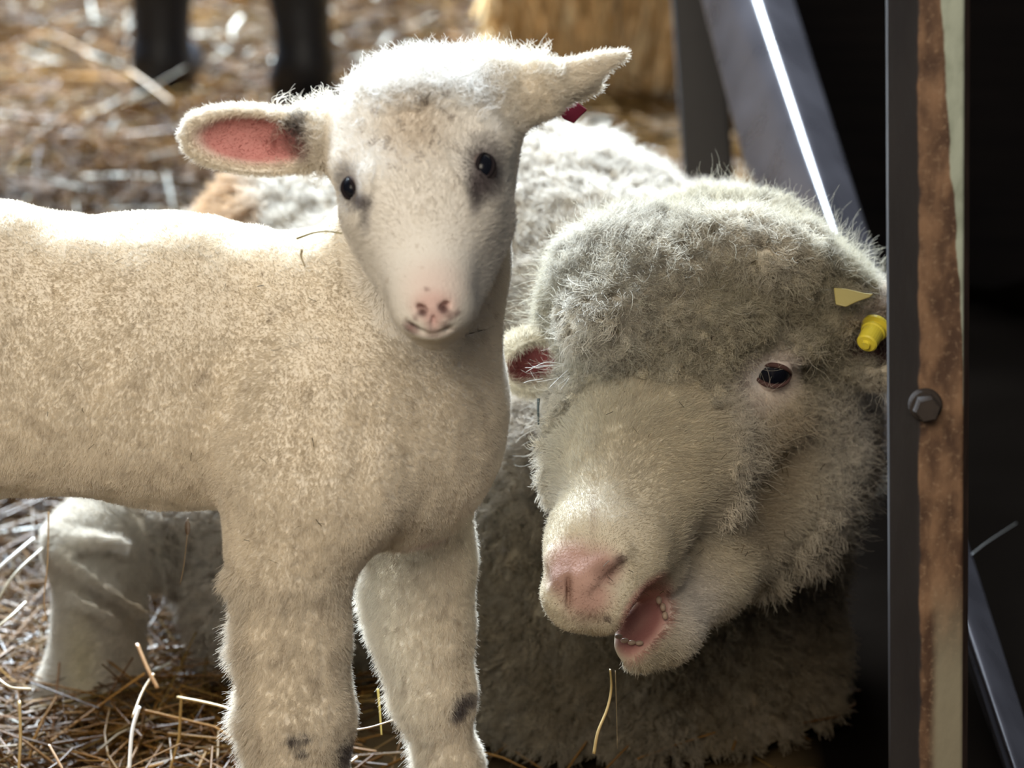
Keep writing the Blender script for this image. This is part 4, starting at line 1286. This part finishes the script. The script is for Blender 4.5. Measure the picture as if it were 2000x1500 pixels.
# farther upright
def up_ring(z, cx, cy, w, d, lean=0.0):
    pts = []
    for sx, sy in ((-1, -1), (1, -1), (1, 1), (-1, 1)):
        pts.append(np.array([cx + sx * w / 2, cy + sy * d / 2, z]))
    return pts
a = Q(1357, -60, 3.97); b = Q(1384, 350, 3.90)
sl = (b - a) / (b[2] - a[2])
top = a; bot = b + sl * (0.0 - b[2])
wpx = R(97, a)
fp = loft('fence_post', [up_ring(0.0, bot[0], bot[1], wpx, 0.05), up_ring(top[2] + 0.35, top[0] + sl[0] * 0.35, top[1] + sl[1] * 0.35, wpx, 0.05)], M_STEEL_D)
tag(fp, 'dark metal upright behind the slanting rail, out of focus', 'post')
bv = fp.modifiers.new('bevel', 'BEVEL'); bv.width = 0.006; bv.segments = 3
M_RUST = mat_plain('rust_spot', (0.30, 0.17, 0.10), rough=0.9)
pr = Q(1375, 102, 3.93)
v, q = blob(pr, np.eye(3), (0.011, 0.004, 0.011), 16, 10)
ob = mesh_obj('bolt_head', v, q, M_RUST, fp); 

# near upright: rusty post with old pale paint
M_POST, nt, b_ = mat_new('rusty_painted_steel')
tcn = nt.nodes.new('ShaderNodeTexCoord'); att = nt.nodes.new('ShaderNodeAttribute'); att.attribute_name = 'across'
sep = nt.nodes.new('ShaderNodeSeparateXYZ'); nt.links.new(tcn.outputs['Object'], sep.inputs[0])
def vmath(op, a, b=None, c=None):
    n = nt.nodes.new('ShaderNodeMath'); n.operation = op
    for i, x in enumerate((a, b, c)):
        if x is None: continue
        if isinstance(x, (int, float)): n.inputs[i].default_value = x
        else: nt.links.new(x, n.inputs[i])
    return n.outputs[0]
def ntex(scale, stretch=(1, 1, 1), detail=5):
    mp = nt.nodes.new('ShaderNodeMapping'); mp.inputs['Scale'].default_value = stretch
    nt.links.new(tcn.outputs['Object'], mp.inputs['Vector'])
    t = nt.nodes.new('ShaderNodeTexNoise'); t.inputs['Scale'].default_value = scale; t.inputs['Detail'].default_value = detail
    nt.links.new(mp.outputs[0], t.inputs['Vector'])
    return t.outputs['Fac']
def step(x, e0, e1):
    n = nt.nodes.new('ShaderNodeMapRange'); n.interpolation_type = 'SMOOTHSTEP'
    nt.links.new(x, n.inputs[0]); n.inputs[1].default_value = e0; n.inputs[2].default_value = e1
    return n.outputs[0]
def mixcol(f, a, b):
    n = nt.nodes.new('ShaderNodeMix'); n.data_type = 'RGBA'
    if isinstance(f, (int, float)): n.inputs[0].default_value = f
    else: nt.links.new(f, n.inputs[0])
    for i, x in ((6, a), (7, b)):
        if isinstance(x, tuple): n.inputs[i].default_value = (*x, 1)
        else: nt.links.new(x, n.inputs[i])
    return n.outputs[2]
n1 = ntex(60, (1, 1, 0.5)); n2 = ntex(17, (1, 1, 0.35)); n3 = ntex(260)
rust = mixcol(step(n1, 0.35, 0.68), (0.075, 0.038, 0.022), (0.26, 0.15, 0.085))
rust = mixcol(vmath('MULTIPLY', step(n3, 0.52, 0.75), 0.5), rust, (0.36, 0.24, 0.15))
steel = mixcol(step(n2, 0.3, 0.7), (0.016, 0.014, 0.017), (0.030, 0.027, 0.029))
paint = mixcol(step(n1, 0.25, 0.6), (0.24, 0.27, 0.21), (0.40, 0.44, 0.36))
x = att.outputs['Fac']; z = sep.outputs[2]
xw = vmath('ADD', x, vmath('MULTIPLY', vmath('SUBTRACT', n2, 0.5), 0.008))
xw = vmath('ADD', xw, vmath('MULTIPLY', vmath('SUBTRACT', n1, 0.5), 0.007))
W = R(155, Q(1818, 700, 1.90))
# rust band between the bare dark flange and the paint; the paint widens upwards
c1 = mixcol(step(xw, -0.205 * W, -0.165 * W), steel, rust)
pe = vmath('SUBTRACT', xw, vmath('MULTIPLY', vmath('SUBTRACT', 0.663, z), 1.22 * W))
c2 = mixcol(vmath('MULTIPLY', step(pe, 0.08 * W, 0.11 * W), step(n2, 0.22, 0.36)), c1, paint)
low = mixcol(vmath('MULTIPLY', step(vmath('MULTIPLY', z, -1), -0.31, -0.22), step(xw, -0.10 * W, 0.06 * W)), c2, (0.27, 0.24, 0.17))
c3 = mixcol(step(x, 0.365 * W, 0.385 * W), low, mixcol(step(n1, 0.4, 0.7), (0.10, 0.055, 0.035), (0.17, 0.10, 0.065)))
nt.links.new(c3, b_.inputs['Base Color'])
b_.inputs['Roughness'].default_value = 0.62
b_.inputs['Metallic'].default_value = 0.15
bp = nt.nodes.new('ShaderNodeBump'); bp.inputs['Strength'].default_value = 0.6; bp.inputs['Distance'].default_value = 0.002
nt.links.new(n1, bp.inputs['Height']); nt.links.new(bp.outputs['Normal'], b_.inputs['Normal'])
pc = Q(1818, 700, 1.90)
def post_ring(z):
    h = W / 2
    xs = [(-h, 0.040), (-h, 0.026), (-0.40 * h, 0.0), (0.74 * h, 0.0), (h, 0.022), (h, 0.044), (0.8 * h, 0.044), (-0.8 * h, 0.044)]
    return [np.array([pc[0] + a, 1.885 + b, z]) for a, b in xs]
po = loft('rusty_post', [post_ring(0.0), post_ring(1.30)], M_POST)
po.location = (pc[0], 1.885, 0.0)
me = po.data
co = np.empty(len(me.vertices) * 3); me.vertices.foreach_get('co', co); co = co.reshape(-1, 3) - np.array([pc[0], 1.885, 0.0])
at_ = me.attributes.new('across', 'FLOAT', 'POINT'); at_.data.foreach_set('value', co[:, 0].astype(np.float32))
pt_, pb_ = Q(1818, 0, 1.9), Q(1818, 1500, 1.9); co[:, 0] += (co[:, 2] - pc[2]) * (pt_[0] - pb_[0]) / (pt_[2] - pb_[2]); me.vertices.foreach_set('co', co.ravel())
bv = po.modifiers.new('bevel', 'BEVEL'); bv.width = 0.0018; bv.segments = 3
tag(po, 'rusty metal post with flaking pale green paint and a bolt', 'post')
M_BOLT = mat_steel('rusty_bolt', (0.035, 0.026, 0.022), 0.85, metal=0.0, nscale=120)
bc = Q(1808, 792, 1.882)
hexa = [(math.cos(k * math.pi / 3 + 0.2), math.sin(k * math.pi / 3 + 0.2)) for k in range(6)]
rb = R(27, bc)
V = [bc + np.array([rb * x_, dy, rb * z_]) for dy, s in ((0.0, 1), (-0.009, 1)) for x_, z_ in hexa] + [bc + np.array([0.86 * rb * x_, -0.0115, 0.86 * rb * z_]) for x_, z_ in hexa]
Fc = [[i * 6 + j, i * 6 + (j + 1) % 6, (i + 1) * 6 + (j + 1) % 6, (i + 1) * 6 + j] for i in range(2) for j in range(6)] + [list(range(6))[::-1], list(range(12, 18))]
bo = mesh_obj('bolt', V, Fc, M_BOLT, po, smooth_shade=False)
V, Fc = lathe_along(bc + np.array([0, 0.004, 0]), bc + np.array([0, -0.002, 0]), [(0, R(33, bc)), (0.6, R(33, bc)), (1, R(30, bc))])
wa = mesh_obj('washer', V, Fc, M_BOLT, bo, smooth_shade=False)

# ================================================================== straw bale
bx0 = Q(988, 150, 5.30)[0]
BALE = [(bx0, 5.30, -0.02), (bx0 + 0.95, 5.80, 0.55)]
M_BALEC = mat_plain('bale_core', (0.22, 0.13, 0.05), rough=0.95)
bl = box('straw_bale', BALE[0], BALE[1], M_BALEC, None, 0.03)
tag(bl, 'golden straw bale standing beyond the animals, left of the dark upright', 'straw bale')
n = 5000
P = np.stack([bx0 + 0.95 * rng.random(n), 5.30 - 0.012 * rng.random(n), 0.55 * rng.random(n)], 1)
sd = rng.random(n) < 0.22
P[sd, 0] = bx0 - 0.012 * rng.random(sd.sum()); P[sd, 1] = 5.30 + 0.5 * rng.random(sd.sum())
tp_ = rng.random(n) < 0.2
P[tp_, 2] = 0.555 + 0.01 * rng.random(tp_.sum()); P[tp_, 1] = 5.3 + 0.5 * rng.random(tp_.sum())
D = np.stack([0.22 * rng.normal(size=n), 0.10 * rng.normal(size=n), np.ones(n)], 1)
D[tp_] = rng.normal(size=(tp_.sum(), 3)) * [1, 1, 0.15]
pal = np.array([[0.95, 0.68, 0.36], [0.80, 0.54, 0.26], [0.60, 0.38, 0.17], [0.95, 0.78, 0.50]])
cc_ = pal[rng.integers(0, 4, n)] * (0.7 + 0.5 * rng.random((n, 1)))
V, Fc, Cc = straw_mesh(P, D, 0.08 + 0.22 * rng.random(n), 0.0042 * (0.6 + 0.8 * rng.random(n)), cc_, 0.25 * rng.random(n))
so = mesh_obj('straw_stems', V, Fc, M_STRAW, bl, Cc, loc=None)
so['kind'] = 'stuff'
M_TWINE = mat_plain('twine', (0.45, 0.40, 0.30), rough=0.8)
for tx in (0.19, 0.62):
    pth = [(bx0 + tx, 5.284, 0.0), (bx0 + tx, 5.284, 0.562), (bx0 + tx, 5.81, 0.568), (bx0 + tx, 5.812, 0.0)]
    v, f = tube(pth, 0.003, 6)
    mesh_obj('twine', v, f, M_TWINE, bl)

# ================================================================== person standing far behind (only the boots and shins are in view)
def person():
    gl = ground(318, 205); gr = ground(575, 215)
    mid = 0.5 * (gl + gr); mid[2] = 0
    M_RUBBER = mat_plain('rubber', (0.012, 0.013, 0.018), rough=0.5, spec=0.35)
    M_TROU = mat_plain('dark_cloth', (0.020, 0.022, 0.030), rough=0.9)
    M_BODY = mat_plain('person_skin', (0.45, 0.28, 0.2), rough=0.6)
    M_JACK = mat_plain('jacket_cloth', (0.05, 0.06, 0.07), rough=0.9)
    hipz = 0.90
    def grow(name, prims, mat, parent, h):
        B = Body()
        for a, b, ra, rb, k in prims: B.cone(a, b, ra, rb, k, up=(0, 1, 0))
        los = np.min([pr[1] for pr in B.prims], 0); his = np.max([pr[2] for pr in B.prims], 0)
        V, Q4 = B.mesh(los, his, h); V = smooth(V, Q4, 1)
        return mesh_obj(name, V, Q4, mat, parent)
    hl_ = mid + [-0.09, 0.03, hipz]; hr_ = mid + [0.09, 0.03, hipz]
    al = gl + [0.0, 0, 0.09]; ar = gr + [0.02, 0, 0.09]
    kl = 0.5 * (al + hl_) + [0.0, 0.02, 0.03]; kr = 0.5 * (ar + hr_) + [-0.01, 0.02, 0.03]
    sh = mid + [0, 0.05, 1.45]
    bodyp = [(al, kl, 0.035, 0.05, .02), (kl, hl_, 0.05, 0.075, .03), (ar, kr, 0.035, 0.05, .02), (kr, hr_, 0.05, 0.075, .03),
             (mid + [0, .03, .92], mid + [0, .05, 1.38], (0.085, 0.13), (0.085, 0.15), .05), (sh, sh + [0, 0, .12], 0.05, 0.05, .02),
             (sh + [0, -.01, .17], sh + [0, 0, .25], (0.088, 0.068), (0.095, 0.075), .02), (sh + [0, -.10, .18], sh + [0, -.105, .165], 0.012, 0.014, .012)]
    for s in (-1, 1):
        bodyp += [(sh + [s * .17, 0, -.03], sh + [s * .23, 0.02, -.32], 0.045, 0.035, .02), (sh + [s * .23, .02, -.32], sh + [s * .22, -.06, -.56], 0.034, 0.024, .02),
                  (sh + [s * .22, -.06, -.57], sh + [s * .215, -.075, -.64], (0.02, 0.032), (0.014, 0.03), .01)]
        for k in range(4):
            bodyp.append((sh + [s * .215, -.10 + k * .018, -.64], sh + [s * .21, -.105 + k * .018, -.70 - .01 * (k in (1, 2))], 0.008, 0.006, .002))
        bodyp.append((sh + [s * .205, -.09, -.60], sh + [s * .18, -.12, -.65], 0.011, 0.008, .004))
    root = grow('person', bodyp, M_BODY, None, 0.010)
    tag(root, 'person in dark trousers and black boots standing on the straw far behind', 'person')
    tz = 0.33
    def at(a, b, z): return a + (b - a) * ((z - a[2]) / (b[2] - a[2]))
    grow('trousers', [(at(al, kl, tz), kl, 0.058, 0.068, .02), (kl, hl_, 0.068, 0.095, .03), (at(ar, kr, tz), kr, 0.058, 0.068, .02), (kr, hr_, 0.068, 0.095, .03),
                      (mid + [0, .03, .90], mid + [0, .03, 1.0], (0.11, 0.16), (0.10, 0.155), .04)], M_TROU, root, 0.010)
    grow('jacket', [(mid + [0, .03, .96], mid + [0, .05, 1.36], (0.125, 0.17), (0.115, 0.175), .05)] +
         [(sh + [s * .17, 0, -.03], sh + [s * .23, 0.02, -.32], 0.062, 0.052, .04) for s in (-1, 1)] + [(sh + [s * .23, .02, -.32], sh + [s * .22, -.06, -.55], 0.05, 0.04, .02) for s in (-1, 1)], M_JACK, root, 0.012)
    grow('hair', [(sh + [0, .02, .20], sh + [0, .03, .27], (0.09, 0.076), (0.085, 0.075), .02)], mat_plain('dark_hair', (0.03, 0.02, 0.015)), root, 0.010)
    for a, k, gx in ((al, kl, gl), (ar, kr, gr)):
        kk = at(a, k, 0.37)
        bt = grow('rubber_boot', [(a, at(a, k, 0.22), 0.047, 0.053, .02), (at(a, k, 0.22), kk, 0.053, 0.060, .02),
                                  (a + [0, 0.0, -.02], a + [0, 0.02, -.045], 0.046, 0.047, .03), (gx + [0, .03, .045], gx + [0.01, .20, .04], (.045, .045), (.040, .048), .03)], M_RUBBER, root, 0.006)
        bt['label'] = 'black rubber boot'
person()

# ================================================================== single stalks one can point at
M_ST = {}
def stalk_mat(c):
    if c not in M_ST: M_ST[c] = mat_plain('stalk', c, rough=0.4, spec=0.6)
    return M_ST[c]
def stalk(pts, r, label, c=(0.50, 0.38, 0.14), group=None, head=None, n=7, name='straw_stalk', taper=0.6, cat='straw'):
    W_ = [Q(*p) if len(p) == 3 else ground(*p[:2], p[3]) for p in pts]
    path = spline(W_, 8) if len(W_) > 1 else W_
    rad = r * (1 - (1 - taper) * np.linspace(0, 1, len(path)))
    v, f = tube(path, rad, 8, 0.6)
    o = mesh_obj(name, v, f, stalk_mat(c), None)
    tag(o, label, cat, group)
    return o
stalk([(580, 466, 1.935), (612, 455, 1.925), (640, 452, 1.922), (668, 456, 1.925)], 0.0011, 'short green-brown stalk lying across the small lamb\'s back behind its head', (0.30, 0.26, 0.08))
stalk([(590, 488, 1.925), (588, 500, 1.922), (596, 522, 1.918)], 0.0008, 'tiny bent stalk stuck upright in the small lamb\'s shoulder fleece', (0.26, 0.20, 0.08))
stalk([(1192, 1308, 2.10), (1194, 1345, 2.105), (1186, 1385, 2.10), (1168, 1430, 2.09), (1160, 1472, 2.085)], 0.0011, 'bent straw hanging below the large sheep\'s chin', (0.42, 0.30, 0.12), taper=1.6)
stalk([(1202, 1310, 2.11), (1204, 1380, 2.11), (1206, 1462, 2.11)], 0.0004, 'hair-thin straight stem hanging beside the bent straw under the sheep\'s chin', (0.30, 0.22, 0.12))
stalk([(1052, 778, 2.19), (1051, 800, 2.188), (1052, 829, 2.188)], 0.0018, 'short dark twig upright under the large sheep\'s left ear', (0.025, 0.04, 0.04), name='twig', cat='twig')
stalk([(738, 1345, 2.16), (742, 1390, 2.15), (745, 1435, 2.14)], 0.0013, 'upright yellow straw between the lamb\'s two front legs', (0.50, 0.38, 0.10))
stalk([(692, 1426, 2.13), (725, 1420, 2.13), (775, 1404, 2.14)], 0.0013, 'brown straw crossing the upright one between the lamb\'s legs', (0.34, 0.22, 0.11))
sh_ = stalk([(367, 1012, 2.20), (364, 1060, 2.20), (358, 1110, 2.205), (352, 1140, 2.21)], 0.0007, 'thin dry grass stem with a seed head hanging below the lamb\'s belly', (0.22, 0.14, 0.07), name='grass_stem', cat='grass stem')
v, q = blob(Q(366, 1030, 2.20), np.eye(3), (0.0022, 0.002, 0.006), 10, 8)
mesh_obj('seed_head', v, q, stalk_mat((0.12, 0.07, 0.04)), sh_)
stalk([(95, 1000, 2.30), (94, 1060, 2.29), (92, 1110, 2.28), (86, 1170, 2.27), (92, 1215, 2.27)], 0.0011, 'upright thin straw in front of the sheep\'s hind leg at its outer edge', (0.42, 0.24, 0.09))
stalk([(-20, 1125, 2.40), (30, 1082, 2.42), (66, 1052, 2.44)], 0.0019, 'pale grey straw, upper of two slanting out of the picture beside the hind leg', (0.62, 0.56, 0.50), taper=1.0)
stalk([(-10, 1180, 2.38), (30, 1120, 2.40), (84, 1070, 2.43)], 0.0012, 'thin pale straw just below the widest slanting grey one', (0.50, 0.42, 0.30), taper=1.0)
stalk([(-20, 1236, 2.34), (20, 1205, 2.35), (50, 1176, 2.37)], 0.0015, 'pale straw, lower of two slanting out of the picture beside the hind leg', (0.60, 0.50, 0.34), taper=1.0)
stalk([(268, 1258, 2.32), (290, 1310, 2.30), (308, 1344, 2.29)], 0.0019, 'orange-brown straw standing in front of the sheep\'s hind hoof', (0.46, 0.26, 0.12), taper=1.0)
stalk([(300, 1316, 2.30), (278, 1352, 2.28), (258, 1402, 2.25)], 0.0013, 'brown straw meeting the orange-brown one in a V near the hind hoof', (0.38, 0.25, 0.11))
stalk([(272, 1380, 2.22), (258, 1430, 2.20), (252, 1510, 2.17)], 0.0015, 'grey-white curved straw at the bottom edge, left of the lamb\'s leg', (0.60, 0.55, 0.50), taper=1.0)
stalk([(348, 1362, 2.26), (400, 1372, 2.24), (440, 1382, 2.22), (482, 1396, 2.20)], 0.0018, 'long pale gold straw touching the back of the lamb\'s nearer front leg', (0.52, 0.38, 0.18), taper=1.0)
stalk([(-10, 1320, 2.24), (20, 1342, 2.23), (60, 1346, 2.24)], 0.0016, 'cream straw bent flat at the left edge of the bedding', (0.62, 0.50, 0.34), taper=1.0)
stalk([(36, 1510, 2.16), (40, 1440, 2.17), (38, 1370, 2.19)], 0.0020, 'thick upright straw in the lower left corner', (0.44, 0.30, 0.12), taper=1.0)
stalk([(96, 1455, 2.16), (110, 1480, 2.15), (126, 1510, 2.14)], 0.0013, 'brown straw leaning right beside the thick corner straw', (0.42, 0.26, 0.14), taper=1.0)
stalk([(1897, 1084, 2.55), (1930, 1058, 2.6), (1985, 1022, 2.7)], 0.0009, 'faint dark stalk beyond the rusty post above the rail', (0.035, 0.028, 0.02))
stalk([(255, 140, 5.05), (290, 165, 5.0), (340, 205, 4.95)], 0.0052, 'thick blurred tan straw leaning across the foot of the left black boot', (0.52, 0.36, 0.20), taper=1.0)
